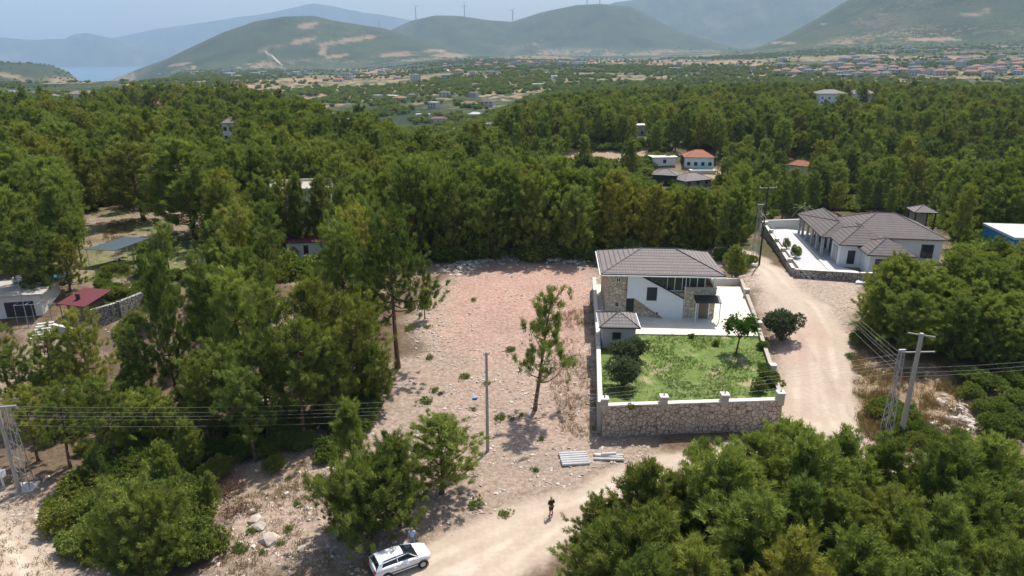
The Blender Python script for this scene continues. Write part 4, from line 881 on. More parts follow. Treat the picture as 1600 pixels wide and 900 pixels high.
# glazed veranda, balcony
v_ = window(H, 7.35, 3.1, 11.7, 4.85, .95, 'white', 5, name='veranda_glazing', depth=.09)
mb = MB(); mb.box(7.3, 1.0, 4.86, 12.0, 1.2, 5.12); mb.box(7.3, .95, 2.75, 9.28, 2.28, 3.08); mb.build('veranda_lintel', M['offwhite'], H)
mb = MB(); mb.box(7.5, .35, 2.2, 9.28, .9, 3.0); mb.build('stair_landing_wall', M['housestone'], H)
mb = MB(); mb.box(9.3, .35, 3.002, 12.95, .55, 3.62); mb.box(12.75, .56, 3.002, 12.95, Dp, 3.62); par = mb.build('balcony_parapet', M['housestone'], H)
mb = MB(); mb.box(9.25, .3, 3.622, 13.0, .6, 3.72); mb.box(12.7, .61, 3.622, 13.0, Dp, 3.72); mb.build('coping', M['grey'], par)
mb = MB(); mb.box(12.6, .5, 3.72, 12.75, .65, 5.13); mb.box(12.6, 8.6, 3.72, 12.75, 8.75, 5.13); mb.build('roof_post', M['white'], H)
# canopy and entrance door at lower right
mb = MB(); mb.prism([(0, 2.35), (1.5, 2.75), (1.5, 2.83), (0, 2.43)], 10.4, 13.3)
mb.v = [(y_, x_-1.15, z_) for x_, y_, z_ in mb.v]; mb.f = [f_[::-1] for f_ in mb.f]
cn = mb.build('canopy', M['dark'], H)
for xx_ in (10.5, 13.2):
    mb = MB(); mb.box(xx_-.05, -1.08, 0, xx_+.05, -.98, 2.37); mb.build('canopy_post', M['white'], H)
mb = MB(); mb.box(10.95, .25, 0, 12.3, .345, 2.2); fd = mb.build('door_frame', M['white'], H); mb = MB(); mb.box(11.08, .2, .02, 12.17, .248, 2.1); d_ = mb.build('door', M['door'], H)
mb = MB(); mb.tube((12.02, .17, 1.0), (12.02, .17, 1.2), .025); mb.build('handle', M['steel'], d_)
mb = MB(); mb.tube((9.4, .28, 0), (9.4, .28, 5.1), .045); mb.build('downpipe', M['white'], H)
for xx_, zz_ in ((1.6, .0),):
    pass
mb = MB(); mb.box(-.35, 1, 0, .15, 1.45, .9); ob = mb.build('ac_unit', M['white'], None, bevel=.03); ob.location = (9.9+.35, 74.0, PZ); tag(ob, 'small white cabinet standing in the passage left of the stone house', 'cabinet')
# outbuilding
O = empty('garden_shed', (9.35, 66.6, GZ), R(-3), label='small grey-roofed outbuilding in the garden corner before the stone house', cat='shed')
mb = MB(); mb.box(.1, .25, 0, 3.5, 3.9, 2.35); mb.build('wall', M['grey'], O); hip_roof(-.3, -.15, 3.9, 4.3, 2.36, .95, 'roof', M['tile2'], O)
mb = MB(); mb.tube((3.95, -.2, 2.42), (3.95, 4.35, 2.42), .06); mb.tube((-.35, -.2, 2.42), (-.35, 4.35, 2.42), .05); mb.build('gutter', M['white'], O)
window(O, 1.1, 1.0, 2.0, 1.8, .25, 'dark', 2)
# garden plants
def olive(x_, y_, s, label):
    fm, sm = BUSH['olive'][0]; e = empty('olive_tree', (x_, y_, GZ), float(rng.uniform(0, 6)), label=label, cat='olive tree', group='olive trees in the garden'); e.scale = (s, s, s*1.0); link('trunk', sm, e); link('crown', fm, e)
olive(10.9, 62.9, .85, 'grey-green olive tree touching the little outbuilding'); olive(12.5, 63.9, .78, 'smaller grey-green olive tree on the lawn side behind the front one'); olive(10.35, 58.0, .98, 'largest grey-green olive tree, nearest to the front garden wall')
mb = MB(); rg = np.random.default_rng(8); cen = []; 
mb.path([(0,0,-.1),(.08,0,.9),(.2,.05,1.7)], [.11,.08,.06], 7)
for i in range(12):
    a_ = i*2.4; L_ = .55+.75*rg.uniform(); q = Vector((.2+math.cos(a_)*L_, math.sin(a_)*L_, 1.9+1.5*rg.uniform())); mb.path([(.2,.05,1.5), tuple(Vector((.2,.05,1.7)).lerp(q, .5)), tuple(q)], [.045,.03,.012], 5); cen.append(np.array(q)+rg.normal(0, .27, (55, 3)))
cen = np.concatenate(cen); dv = rg.normal(0, 1, cen.shape)+[0, 0, .4]; dv /= np.linalg.norm(dv, axis=1)[:, None]; V_ = needles(cen, dv, 9, .17, .11, .8, rg)
q = at(1150, 553, GZ); e = empty('fruit_tree', q, label='small round bright green tree on the garden lawn near the patio', cat='tree'); e.scale = (1.1,)*3; mb.build('trunk', M['bark'], e); link('crown', npmesh('crown', V_, tri_faces(V_), [M['leaf']]), e)
for i, (a, b, s_) in enumerate([(1185,612,.8),(1200,600,.9),(1193,580,.6),(980,620,.5),(1192,545,.6),(1080,528,.35),(1118,540,.4),(985,640,.35)]):
    fm, sm = BUSH['maquis'][i % 3]; q = at(a, b, GZ); e = empty('shrub', q, i, label='green shrub growing inside the garden '+['by its right wall' , 'near the front left corner', 'on the open lawn'][0 if a > 1180 else (1 if a < 1000 else 2)], cat='shrub', group='shrubs inside the garden'); e.scale = (s_*.8, s_*.8, s_); link('stems', sm, e); link('foliage', fm, e)
# ---------------------------------------------------------------- long grey-roofed house on the right
hx, hy = 46.6, 100.0; hz_ = 2.9
G = empty('villa', (hx, hy, hz_), R(-9), label='long white villa with joined brown-grey hip roofs right of the dirt road', cat='house')
ez = 3.05
mb = MB(); mb.box(5.4, 1.6, -.5, 17.0, 12.5, ez); mb.box(2.0, .6, -.5, 5.38, 15.2, ez); mb.box(1.3, -3.6, -.5, 6.6, .58, ez); mb.box(4.2, -7.4, -.5, 9.2, -3.62, ez-.25); mb.build('wall', M['white'], G)
hip_roof(3.2, 1.1, 17.6, 13.0, ez, 2.6, 'roof', M['tile3'], G, trim=M['tile2']); hip_roof(-.4, .3, 5.9, 16.3, ez+.03, 1.75, 'roof', M['tile3'], G, trim=M['tile2'])
hip_roof(.9, -4.2, 8.2, 5.5, ez+.06, 1.95, 'roof', M['tile3'], G, trim=M['tile2']); hip_roof(3.6, -8.0, 10.0, -1.0, ez-.28, 1.7, 'roof', M['tile3'], G, trim=M['tile2'])
for i, yy_ in enumerate((1.2, 4.2, 7.2, 10.2, 13.2, 15.6)):
    mb = MB(); mb.box(-.05, yy_-.17, -.5, .3, yy_+.17, ez); mb.build('pillar', M['grey'], G)
for x0, x1, y, z0, z1 in [(2.4,3.4,-3.6,.3,2.3),(4.9,7.2,-7.4,.2,2.2),(14.2,15.9,1.6,.2,2.3)]: window(G, x0, z0, x1, z1, y, 'dark', 2)
for yy_ in (2.2, 5.6, 9.0, 12.4):
    mb = MB(); mb.box(1.93, yy_, .1, 1.995, yy_+1.9, 2.4); w_ = mb.build('window', M['dark'], G); mb = MB(); mb.box(1.91, yy_+.1, .2, 1.928, yy_+1.8, 2.3); mb.build('pane', M['glass'], w_)
mb = MB(); mb.box(1.2, -2.6, .1, 1.295, -.6, 2.4); mb.build('garage_door', M['grey'], G)
mb = MB(); mb.slab([Vector(p_) for p_ in [(-4.6,-7.0),(4.0,-7.6),(4.0,-7.4),(1.2,-3.6),(1.9,.5),(1.9,17),(-4.2,19)]], -.6, .02); yd = mb.build('courtyard', M['paver']); yd.location = (hx, hy, hz_); yd.rotation_euler = (0,0,R(-9)); yd['kind'] = 'structure'
mb = MB(); mb.wall((-.6,-6.5), (-.6,16), .35, -.1, .14); mb.wall((-.6,-6.6), (3.2,-6.9), .35, -.1, .14); q_ = mb.build('terrace_kerb', M['coping']); q_.location = (hx, hy, hz_); q_.rotation_euler = (0,0,R(-9)); tag(q_, 'pale kerb edging the shaded terrace of the long villa', 'kerb')
wl = [P(1240, 433), P(1340, 440), P(1440,440)]
garden_wall([wl[0], wl[1], (61, wl[1].y-.5)], [1.5]*3, [3.95, 3.95, 3.95], 'low rough wall in front of the long villa along the dirt road', M['drystone'], .35)
a_, b_ = P(1238, 431), P(1192, 352, 3.5)
garden_wall([a_, b_], [1.0, 1.0], [3.9, 4.2], 'stone wall with pale coping and piers running back along the left of the villa courtyard', M['drystone'], .35, piers=5)
garden_wall([b_, P(1252, 350, 3.5)], [1]*2, [4.3]*2, 'cream rear wall of the villa courtyard', M['offwhite'], .3)
for i, (a, b, s_) in enumerate([(1228,388,.85),(1243,403,1.0)]):
    fm, sm = BUSH['maquis'][i]; q = at(a, b, hz_); e = empty('courtyard_tree', q, i, label='small round tree in the villa courtyard, '+['the farther one', 'the nearer one'][i], cat='tree', group='courtyard trees'); e.scale = (s_*.6, s_*.6, s_*1.25); link('stems', sm, e); link('foliage', fm, e)
# palm behind the villa corner
q = at(1252, 350, hz_); e = empty('palm_tree', q, label='palm with silvery fronds behind the left rear corner of the villa', cat='palm'); mb = MB(); mb.tube((0,0,-.5), (0,0,2.6), .22, .16); mb.build('trunk', M['bark'], e); mb = MB()
for i in range(26):
    a_ = i*2.4; u_ = .15+.85*(i/26); pts_ = [Vector((math.cos(a_)*r_, math.sin(a_)*r_, 2.6+1.5*u_*r_/1.2-.5*r_*r_*(1.1-u_*.5))) for r_ in (0, .5, 1.0, 1.5, 2.0)]
    sd_ = Vector((-math.sin(a_), math.cos(a_), 0))
    for k in range(4): mb.add([pts_[k]-sd_*.18, pts_[k]+sd_*.18, pts_[k+1]+sd_*.12+Vector((0,0,-.05)), pts_[k+1]-sd_*.12+Vector((0,0,-.05))], [(0,1,2,3)])
mb.build('fronds', M['olive'], e)
# gazebo
q = P(1437, 352, 3.0); e = empty('gazebo', q, R(-9), label='small gazebo with grey pyramid roof behind the long villa', cat='gazebo'); hip_roof(-2, -2, 2, 2, 2.6, 1.0, 'roof', M['tile2'], e, trim=M['tile2'])
for a, b in ((-1.6,-1.6),(1.6,-1.6),(1.6,1.6),(-1.6,1.6)): mb = MB(); mb.box(a-.1, b-.1, -.5, a+.1, b+.1, 2.6); mb.build('post', M['dark'], e)
mb = MB(); mb.box(-1.45, 1.5, -.5, 1.45, 1.6, 2.3); mb.build('screen_wall', M['grey'], e)
# blue building at the right edge
q = P(1577, 412, 3.0); e = empty('blue_building', q, R(-8), label='bright blue flat-roofed building with white roof edge cut by the right edge', cat='building')
mb = MB(); mb.box(0, 0, -1, 11, 9, 3.6); mb.build('wall', M['bluewall'], e); mb = MB(); mb.box(-.15, -.15, 3.602, 11.15, 9.15, 3.95); mb.build('roof', M['paleroof'], e)
window(e, 2.6, 1.0, 4.0, 2.4, 0, 'white', 2)
# ---------------------------------------------------------------- mid-distance buildings
def simple_house(name, px_, py_, w, d, h, rot, wallm, roofm, rise, label, cat='house', flat=False, win=3, group=None, z=None, over=.5):
    q = P(px_, py_, z)
    if q is None: return None
    e = empty(name, q, R(rot), label=label, cat=cat, group=group); mb = MB(); mb.box(-w/2, 0, -2.5, w/2, d, h); mb.build('wall', wallm, e)
    if flat: mb = MB(); mb.box(-w/2-over, -over, h+.002, w/2+over, d+over, h+.25); mb.build('roof', roofm, e)
    else: hip_roof(-w/2-over, -over, w/2+over, d+over, h+.002, rise, 'roof', roofm, e, trim=roofm)
    fl = max(1, int(h//2.8))
    for f in range(fl):
        for i in range(win):
            cx_ = -w/2+w*(i+.5)/win; window(e, cx_-.55, f*2.9+.9, cx_+.55, f*2.9+2.1, 0, 'dark', 1)
    return e
T2, CL, PR, WH, OW = M['tile2'], M['clay'], M['paleroof'], M['white'], M['offwhite']
simple_house('grey_roof_house', 363, 222, 5.4, 5.5, 6.2, 12, WH, T2, 1.8, 'narrow white house with a grey pyramid roof rising from the wood at left')
simple_house('orange_roof_house', 232, 176, 13, 9, 6, -5, M['door'], CL, 2.2, 'house with orange tiled roof deep in the wood at upper left')
simple_house('orange_roof_annex', 246, 180, 6, 6, 5, 20, M['door'], CL, 2.6, 'steep orange roof of the annex right of the orange-roofed house', 'roofed annex')
simple_house('villa_in_trees', 12, 152, 19, 11, 6.5, 0, WH, T2, 2.2, 'grey-roofed white house at the far left edge above the wood')
simple_house('villa_in_trees', 77, 160, 15, 10, 6.5, 4, WH, T2, 2, 'grey-roofed house between the left edge villa and the twin-gabled one')
simple_house('villa_in_trees', 127, 163, 20, 10, 6, -6, WH, T2, 2.2, 'white grey-roofed villa with lower wing, third from the left edge')
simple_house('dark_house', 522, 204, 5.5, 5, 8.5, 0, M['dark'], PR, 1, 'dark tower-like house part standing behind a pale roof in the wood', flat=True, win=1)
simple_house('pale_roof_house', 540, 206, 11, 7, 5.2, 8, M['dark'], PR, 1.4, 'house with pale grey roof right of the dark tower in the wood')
simple_house('pink_roof_house', 685, 192, 15, 8, 3.6, 3, OW, M['redroof'], 1.6, 'low house with a pink-red roof in the valley gap')
simple_house('pale_roof_shed', 661, 184, 13, 7, 3.2, 5, WH, PR, 1, 'long low white building up-left of the pink-red roof in the valley gap', flat=True)
simple_house('pale_roof_shed', 741, 185, 12, 8, 3.8, -10, WH, PR, 1.8, 'white-roofed house right of the pink-red roof in the valley gap')
simple_house('grey_shed', 768, 206, 9, 6, 4.5, 0, M['grey'], T2, 1, 'small grey block half hidden at the right of the valley gap')
simple_house('white_cabin', 1003, 213, 6.5, 5, 4.5, 10, M['grey'], WH, .5, 'small cabin with bright white flat roof standing in the middle wood', flat=True, win=1)
e = simple_house('red_roof_villa', 1092, 263, 9.5, 7, 3.6, -6, WH, CL, 2.2, 'white villa with orange-red hip roof beside a swimming pool', win=4)
q = P(1094, 266); q = (q.x, q.y, q.z+.35); mb = MB(); mb.box(-4, -3.2, -1.5, 4.5, 0, .1); pl_ = mb.build('pool_surround', M['coping']); pl_.location = q; tag(pl_, 'pale terrace around the swimming pool of the red-roofed villa', 'pool terrace'); mb = MB(); mb.box(-3.2, -2.6, .105, 3.8, -.6, .13); pw, n = newmat('pool water', .08, .6); n.b.inputs['Base Color'].default_value = (.03, .38, .55, 1); w_ = mb.build('water', pw, pl_)
simple_house('white_shed', 1038, 259, 8, 5, 2.8, 8, WH, WH, .5, 'long white-roofed shed left of the red-roofed villa', 'shed', flat=True, win=1)
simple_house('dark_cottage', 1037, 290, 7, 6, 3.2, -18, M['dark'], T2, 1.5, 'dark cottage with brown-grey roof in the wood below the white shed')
simple_house('grey_cottage', 1090, 293, 10, 7, 2.2, 25, M['drystone'], T2, 1.7, 'low cottage with broad grey roof right of the dark cottage')
simple_house('red_roof_cabin', 1246, 274, 6.5, 4, 3.2, -38, OW, CL, 1.6, 'small steep red-orange roof poking out of the wood above the villa', win=1)
simple_house('twin_villa', 1300, 164, 19, 12, 7, 5, WH, T2, 2.4, 'left one of two white grey-roofed villas in the wood at upper right', win=4)
simple_house('twin_villa', 1349, 160, 19, 12, 5.5, -4, WH, T2, 2.4, 'right one of two white grey-roofed villas in the wood at upper right', win=4)
simple_house('low_white_shed', 840, 134, 16, 8, 3, 0, WH, WH, 1, 'thin white shed roof at the far edge of the wood right of centre', 'shed', flat=True, win=1)
simple_house('small_white_house', 866, 124, 10, 8, 6, 0, WH, WH, 1, 'small white block house up-right of the thin white shed roof', flat=True, win=1)
# white building and low hut at left centre
q = P(470, 372); e = empty('white_building', q, R(12), label='two-storey white building with pale roof terrace, half hidden by pines at left centre', cat='building')
mb = MB(); mb.box(-5, 0, -1, 5.5, 9, 7.9); mb.build('wall', OW, e); mb = MB(); z6 = 7.902; mb.box(-5.3, -.3, z6, 5.8, -.0, z6+.5); mb.box(-5.3, 0.001, z6, -5.0, 9.3, z6+.5); mb.box(5.5, 0.001, z6, 5.8, 9.3, z6+.5); mb.box(-4.99, 9.0, z6, 5.49, 9.3, z6+.5); mb.build('roof_parapet', PR, e); mb = MB(); mb.box(-4.99, .01, 7.9, 5.49, 8.99, 8.0); mb.build('roof', M['concrete'], e)
for wx_ in (-3.5, 2.2):
    for wz_ in (.5, 3.2, 5.8): window(e, wx_, wz_, wx_+1.6, wz_+1.7, 0, 'dark', 2)
q = P(486, 410); q.z += .8; e = empty('white_hut', q, R(6), label='low white walled hut with rusty red flat roof in the pines left of the lot', cat='hut')
mb = MB(); mb.box(-3.4, 0, -2, 3.4, 3.6, 2.3); mb.build('wall', WH, e); mb = MB(); mb.box(-3.6, -.2, 2.302, 3.6, 3.8, 2.45); mb.build('roof', M['redroof'], e); window(e, -.9, .5, -.2, 1.9, 0, 'dark', 1)
# ---------------------------------------------------------------- left settlement
q = P(30, 496); e = empty('flat_roof_shed', q, R(12), label='shed with pale flat roof and blue-grey door front at the left edge', cat='shed')
mb = MB(); mb.box(-4.5, 0, -1.5, 2.6, 5.5, 2.7); mb.build('wall', OW, e); mb = MB(); mb.box(-4.8, -.5, 2.702, 3.1, 5.8, 2.85); mb.build('roof', M['concrete'], e); mb = MB(); mb.box(-1.2, -.06, .1, 1.8, -.003, 1.9); mb.build('door', M['dark'], e)
q2 = q+Vector((-2.0, 4.0, 2.85)); mb = MB(); mb.tube((-.6,0,.45), (.6,0,.45), .38, n=14); t_ = mb.build('tank', WH, None, smooth=False); t_.name = 'water_tank'; t_.location = q2; tag(t_, 'white horizontal water tank on the pale flat roof at the left edge', 'water tank')
q = P(122, 500); e = empty('red_roof_hut', q, R(-14), label='hut with flat sloping dark red sheet roof and a roof vent', cat='hut'); e.scale = (.82, .82, .95)
mb = MB(); mb.box(-1.8, .3, -1, 1.8, 3.3, 2.0); mb.build('wall', M['door'], e); mb = MB(); mb.slab([Vector(p_) for p_ in [(-2.5,-.6),(2.3,-.6),(2.5,4.2),(-2.3,4.2)]], [2.0,2.0,2.75,2.75], [2.1,2.1,2.85,2.85]); rf = mb.build('roof', M['redroof'], e); mb = MB(); mb.box(-.6, .9, 2.2, 0, 1.1, 3.05); mb.build('roof_vent', M['dark'], rf)
mb = MB(); mb.tube((-2.2,-.4,-1.2), (-2.2,-.4,2), .06); mb.build('post', M['door'], e); mb = MB(); mb.tube((2,-.4,-1.2), (2,-.4,2), .06); mb.build('post', M['door'], e)
q = P(184, 412); e = empty('shade_canopy', q, R(8), label='dark blue-grey shade canopy on white posts below the pale bank', cat='canopy'); mb = MB(); mb.slab([Vector(p_) for p_ in [(-3.2,-1.5),(1,-2.4),(4,2.2),(.2,3.4)]], [2.5,2.45,2.9,2.9], [2.56,2.51,2.96,2.96]); mb.build('roof_sheet', mat('blue grey sheet', (.055,.08,.095), .6), e)
for a, b in ((-3,-1.4),(.9,-2.2),(3.8,2.1),(.2,3.2)): mb = MB(); mb.tube((a,b,-1), (a,b,2.5), .05); mb.build('post', M['white'], e)
q = P(316, 418); e = empty('water_barrel', q, label='light blue water barrel by the bare trunk beside the dark canopy', cat='barrel'); mb = MB(); mb.tube((0,0,0), (0,0,1.0), .42, .42, 14); mb.tube((0,0,1.0), (0,0,1.22), .42, .2, 14); mb.build('body', mat('light blue plastic', (.1,.42,.62), .4), e, smooth=False); mb = MB(); mb.tube((0,0,1.22), (0,0,1.3), .18, .18, 12); mb.build('lid', M['blue'], e)
q = P(95, 440); mb = MB(); mb.slab([Vector(p_) for p_ in [(-1.2,-.7),(1.2,-.9),(1.4,.6),(.2,1.0),(-1,.8)]], [0,.1,.2,.5,.3], [.35,.5,.65,.9,.7]); o = mb.build('tarpaulin', M['blue']); o.location = q+Vector((0,0,1.2)); mb2 = MB()
tag(o, 'crumpled bright blue tarpaulin under the dark pine between shed and canopy', 'tarpaulin'); o.location = q
a_, b_, c_ = P(148, 515), P(185, 498), P(226, 474); zz_ = [a_.z-1, b_.z-1, c_.z-1]
garden_wall([a_, b_, c_], zz_, [a_.z+2.4, b_.z+2.0, c_.z+1.5], 'grey dry stone wall climbing behind the pines right of the red-roofed hut', M['drystone'], .5, cop=False)
a_, b_ = P(86, 520), P(138, 532); garden_wall([a_, b_], [a_.z-1.5, b_.z-1.5], [a_.z+1.0, b_.z+1.0], 'low grey wall with pinkish coping beside the concrete steps', M['grey'], .3)
q = P(62, 530); e = empty('steps', q, R(25), label='flight of pale concrete steps below the red-roofed hut', cat='steps')
for i in range(6): mb = MB(); mb.box(-.9+i*.12, i*.35, -1, .7+i*.12, i*.35+.34, .2+i*.2); mb.build('step', M['coping'], e)
q = P(40, 505); e = empty('pergola', q, R(10), label='thin metal pergola frame in front of the flat-roofed shed', cat='pergola')
for a in (-.8, 1.0, 2.8): mb = MB(); mb.tube((a,0,-1), (a,0,2.2), .04, n=6); mb.build('post', M['steel'], e)
mb = MB(); mb.tube((-.8,0,2.2), (2.8,0,2.2), .04, n=6); mb.tube((-.8,2,2.2), (2.8,2,2.2), .04, n=6); [mb.tube((a,0,2.2), (a,2,2.2), .03, n=6) for a in (-.8,.4,1.6,2.8)]; mb.build('beam', M['steel'], e)
q = P(45, 512); mb = MB(); mb.tube((0,0,-.5), (0,0,6.2), .05, .04, 6); o = mb.build('flag_pole', M['steel']); o.location = q; tag(o, 'thin pole standing in front of the flat-roofed shed at the left edge', 'pole')
# ---------------------------------------------------------------- poles and power lines
def lattice(q, h, w0, w1, rz, label, arm=1.5):
    e = empty('lattice_tower', q, rz, label=label, cat='lattice pole', group='steel lattice poles')
    mb = MB(); n_ = int(h/.65)
    cs = [(-1,-1),(1,-1),(1,1),(-1,1)]
    def pt_(c, t): w = (w0*(1-t)+w1*t)/2; return Vector((c[0]*w, c[1]*w, h*t-.2*(t == 0)))
    for c in cs: mb.tube(pt_(c, 0), pt_(c, 1), .038, .034, 4)
    mb.build('leg_frame', M['steel'], e); mb = MB()
    for i in range(n_):
        t0, t1 = i/n_, (i+1)/n_
        for k in range(4):
            a, b = (cs[k], cs[(k+1) % 4]) if i % 2 else (cs[(k+1) % 4], cs[k]); mb.tube(pt_(a, t0), pt_(b, t1), .018, n=4)
    mb.build('bracing', M['steel'], e)
    mb = MB(); mb.box(-arm/2, -.09, h-.02, arm/2, .09, h+.12); mb.build('crossarm', M['steel'], e)
    mb = MB(); mb.box(-w0*.8, -w0*.8, -.4, w0*.8, w0*.8, .08); mb.build('footing', M['coping'], e); return e
lt = P(42, 762); LT_ = lattice(lt, 7.3, .9, .34, R(12), 'steel lattice pole on a pale concrete foot at the left edge')
rt = P(1383, 684); RT_ = lattice(rt, 8.3, .75, .3, R(5), 'steel lattice pole left of the wooden power pole by the road junction', .6)
bt = P(1178, 412); lattice(bt, 8.8, .8, .35, 0, 'slim steel lattice pole beside the dark pole at the bend of the road', .9)
def pole(q, h, r0, r1, m, label, arms=(), lean=(0, 0), name='utility_pole', group='utility poles'):
    e = empty(name, q, label=label, cat='utility pole', group=group); mb = MB(); mb.tube((0,0,-.4), (lean[0], lean[1], h), r0, r1, 10); mb.build('shaft', m, e)
    for (hh, L_, ang) in arms:
        f = hh/h; c = Vector((lean[0]*f, lean[1]*f, hh)); d = Vector((math.cos(ang), math.sin(ang), 0))*L_/2; mb = MB(); mb.tube(c-d, c+d, .07, n=4); am = mb.build('crossarm', M['concrete'], e)
        for s_ in (() if h == 9.9 else (-.9, .9)): mb = MB(); mb.tube(c+d*s_+Vector((0,0,.05)), c+d*s_+Vector((0,0,.24)), .045, n=6); mb.build('insulator', M['white'], am)
    return e
pole(P(762, 705), 9.2, .15, .10, M['concrete'], 'plain concrete utility pole standing on the open lot left of the lone pine', [(9.0, .5, .3)])
wp = P(1407, 684); pole(wp, 9.9, .24, .17, M['concrete'], 'thick brown power pole with two crossarms at the road junction', [(9.75, 2.0, -.5), (8.2, 2.9, .05), (5.2, 1.0, 1.1)])
lp = P(31, 770); pole(lp, 9.5, .17, .12, M['concrete'], 'plain power pole beside the lattice pole at the left edge', [])
p3 = P(1186, 414); pole(p3, 11.6, .15, .09, M['dark'], 'tall dark power pole with wide top arm at the bend of the road', [(11.4, 2.6, .1), (7.5, 1.2, .4)])
q = P(6, 760); mb = MB(); mb.box(-.3, -.2, .9, .3, .2, 1.5); mb.box(-.06, -.06, -.2, .06, .06, .899); o = mb.build('meter_box', M['white']); o.location = q; tag(o, 'small white meter box on a post behind the left edge pole', 'meter box')
def cable(a, b, sag, label, r=.0065, n_=26):
    a, b = Vector(a), Vector(b); pts_ = [a.lerp(b, i/n_)-Vector((0,0,4*sag*(i/n_)*(1-i/n_)))-a for i in range(n_+1)]; mb = MB(); mb.path(pts_, [r]*(n_+1), 4); o = mb.build('power_cable', M['wire']); o.location = a; tag(o, label, 'power cable', 'power cables'); return o
for i, (dz, ex) in enumerate([(0.1, -.5), (-.35, .5), (-.7, -.4), (-1.0, .4), (-1.6, 0)]):
    cable(lt+Vector((ex*.4, .2, 7.2+dz)), rt+Vector((ex*.4, 0, 7.9+dz)), 1.7, ['topmost', 'second', 'third', 'fourth', 'lowest'][i]+' cable spanning from the left lattice pole across the lot and garden')
    cable(rt+Vector((0, 0, 7.9+dz)), bt+Vector((ex*.4, 0, 8.2+dz*.8)), 1.1, ['topmost', 'second', 'third', 'fourth', 'lowest'][i]+' cable running from the junction back to the poles at the road bend')
    if i < 3: cable(rt+Vector((0, 0, 6.6+dz)), rt+Vector((40, 9, 7+dz)), 1.0, ['topmost', 'middle', 'lowest'][i]+' cable leaving the junction poles towards the right edge')
# ---------------------------------------------------------------- stacked pipes
def pipes(c0, ang, L_, label, specs):
    e0 = c0
    for k, (off, dang, zz_, ll) in enumerate(specs):
        a = ang+dang; d = Vector((math.cos(a), math.sin(a), 0)); nn = Vector((-math.sin(ang), math.cos(ang), 0)); mb = MB(); mb.tube(-d*ll/2, d*ll/2, .135, .12, 12); mb.tube(-d*(ll/2+.01), -d*ll/2, .08, .08, 8)
        o = mb.build('concrete_post', M['pipe'], None); o.location = c0+nn*off+Vector((0, 0, .13+zz_)); tag(o, label % ['nearest', 'second', 'third', 'fourth', 'fifth', 'farthest'][k], 'concrete post', 'concrete posts lying by the road'); 
c1 = P(897, 718); pipes(c1, R(6), 2.3, '%s grey concrete post of the neat left stack lying by the road', [(-.85,0,0,2.3),(-.52,.01,0,2.3),(-.2,.0,0,2.35),(.14,.02,0,2.3),(.47,0,0,2.3),(.8,-.01,0,2.3)])
c2 = P(951, 716); pipes(c2, R(-3), 2.6, '%s pale post of the loose pile right of the neat stack', [(-.35,.02,0,2.5),(0,-.10,.05,2.3),(.3,.0,0,2.5),(.1,.16,.24,1.2)])
q = P(742, 623); mb = MB(); mb.slab([Vector(p_) for p_ in [(-.25,-.15),(.2,-.2),(.28,.12),(-.1,.2)]], 0, [.14,.2,.1,.22]); o = mb.build('plastic_bag', M['blue']); o.location = q; tag(o, 'small crumpled blue plastic bag on the stony lot left of the pole', 'plastic bag')
q = P(1373, 662); mb = MB(); mb.slab([Vector(p_) for p_ in [(-.35,-.2),(.3,-.25),(.4,.15),(-.2,.25)]], 0, [.2,.25,.15,.3]); o = mb.build('plastic_bag', M['white']); o.location = q; tag(o, 'crumpled white plastic bag at the foot of the right lattice pole', 'plastic bag')
q = P(1345, 443); mb = MB(); mb.slab([Vector(p_) for p_ in [(-.9,-.3),(.7,-.4),(.9,.3),(-.4,.4)]], 0, [.25,.3,.2,.4]); o = mb.build('rubbish_heap', M['white']); o.location = q; tag(o, 'small heap of white rubbish in front of the low villa wall', 'rubbish')
# ---------------------------------------------------------------- hatchback car
wf = P(659, 886); wr = P(606, 905)
dirv = (wf-wr); ang = math.atan2(dirv.y, dirv.x)
side = Vector((math.sin(ang), -math.cos(ang), 0))           # towards the camera
mid = (wf+wr)/2-side*.72
K_ = empty('parked_car', (mid.x, mid.y, TZ(mid.x, mid.y)), ang, label='white five-door hatchback parked half in the shade at the road edge', cat='car')
carp, n = newmat('white car paint', .22, .5); n.b.inputs['Base Color'].default_value = (.74, .76, .78, 1); n.b.inputs['Coat Weight'].default_value = .6
cgl = mat('tinted car glass', (.012, .016, .022), .06, spec=.8); rub = mat('tyre rubber', (.02, .02, .02), .8); alloy = mat('alloy', (.42, .42, .44), .4, metal=.8); redl = mat('red lamp', (.45, .02, .02), .25); clr = mat('clear lamp', (.7, .72, .75), .15)
# stations along x: (x, half width bottom, half width shoulder, z bottom, z shoulder)
ST = [(-1.98,.60,.66,.42,.86),(-1.88,.74,.76,.26,.94),(-1.5,.81,.82,.22,.97),(-.8,.83,.84,.20,.96),(0,.83,.84,.20,.94),(.7,.83,.84,.20,.92),(1.05,.82,.82,.21,.90),(1.5,.79,.78,.24,.82),(1.82,.68,.68,.28,.70),(1.96,.52,.54,.36,.58)]
vs = []; fs = []
for (x_, wb, ws, zb, zs) in ST:
    vs += [(x_,-wb*.9,zb),(x_,-wb-.03,zb+.18),(x_,-ws-.035,(zb+zs)/2+.06),(x_,-ws,zs),(x_,-ws*.82,zs+.05),(x_,0,zs+.09),(x_,ws*.82,zs+.05),(x_,ws,zs),(x_,ws+.035,(zb+zs)/2+.06),(x_,wb+.03,zb+.18),(x_,wb*.9,zb)]
m_ = 11
for i in range(len(ST)-1):
    for j in range(m_): a, b = i*m_+j, i*m_+(j+1) % m_; fs.append((a, a+m_, b+m_, b))
fs.append(tuple(range(m_))); fs.append(tuple(range(len(ST)*m_-1, (len(ST)-1)*m_-1, -1)))
mb = MB(); mb.add(vs, fs); body = mb.build('body', carp, K_, smooth=True); sb = body.modifiers.new('s', 'SUBSURF'); sb.levels = 1; sb.render_levels = 2
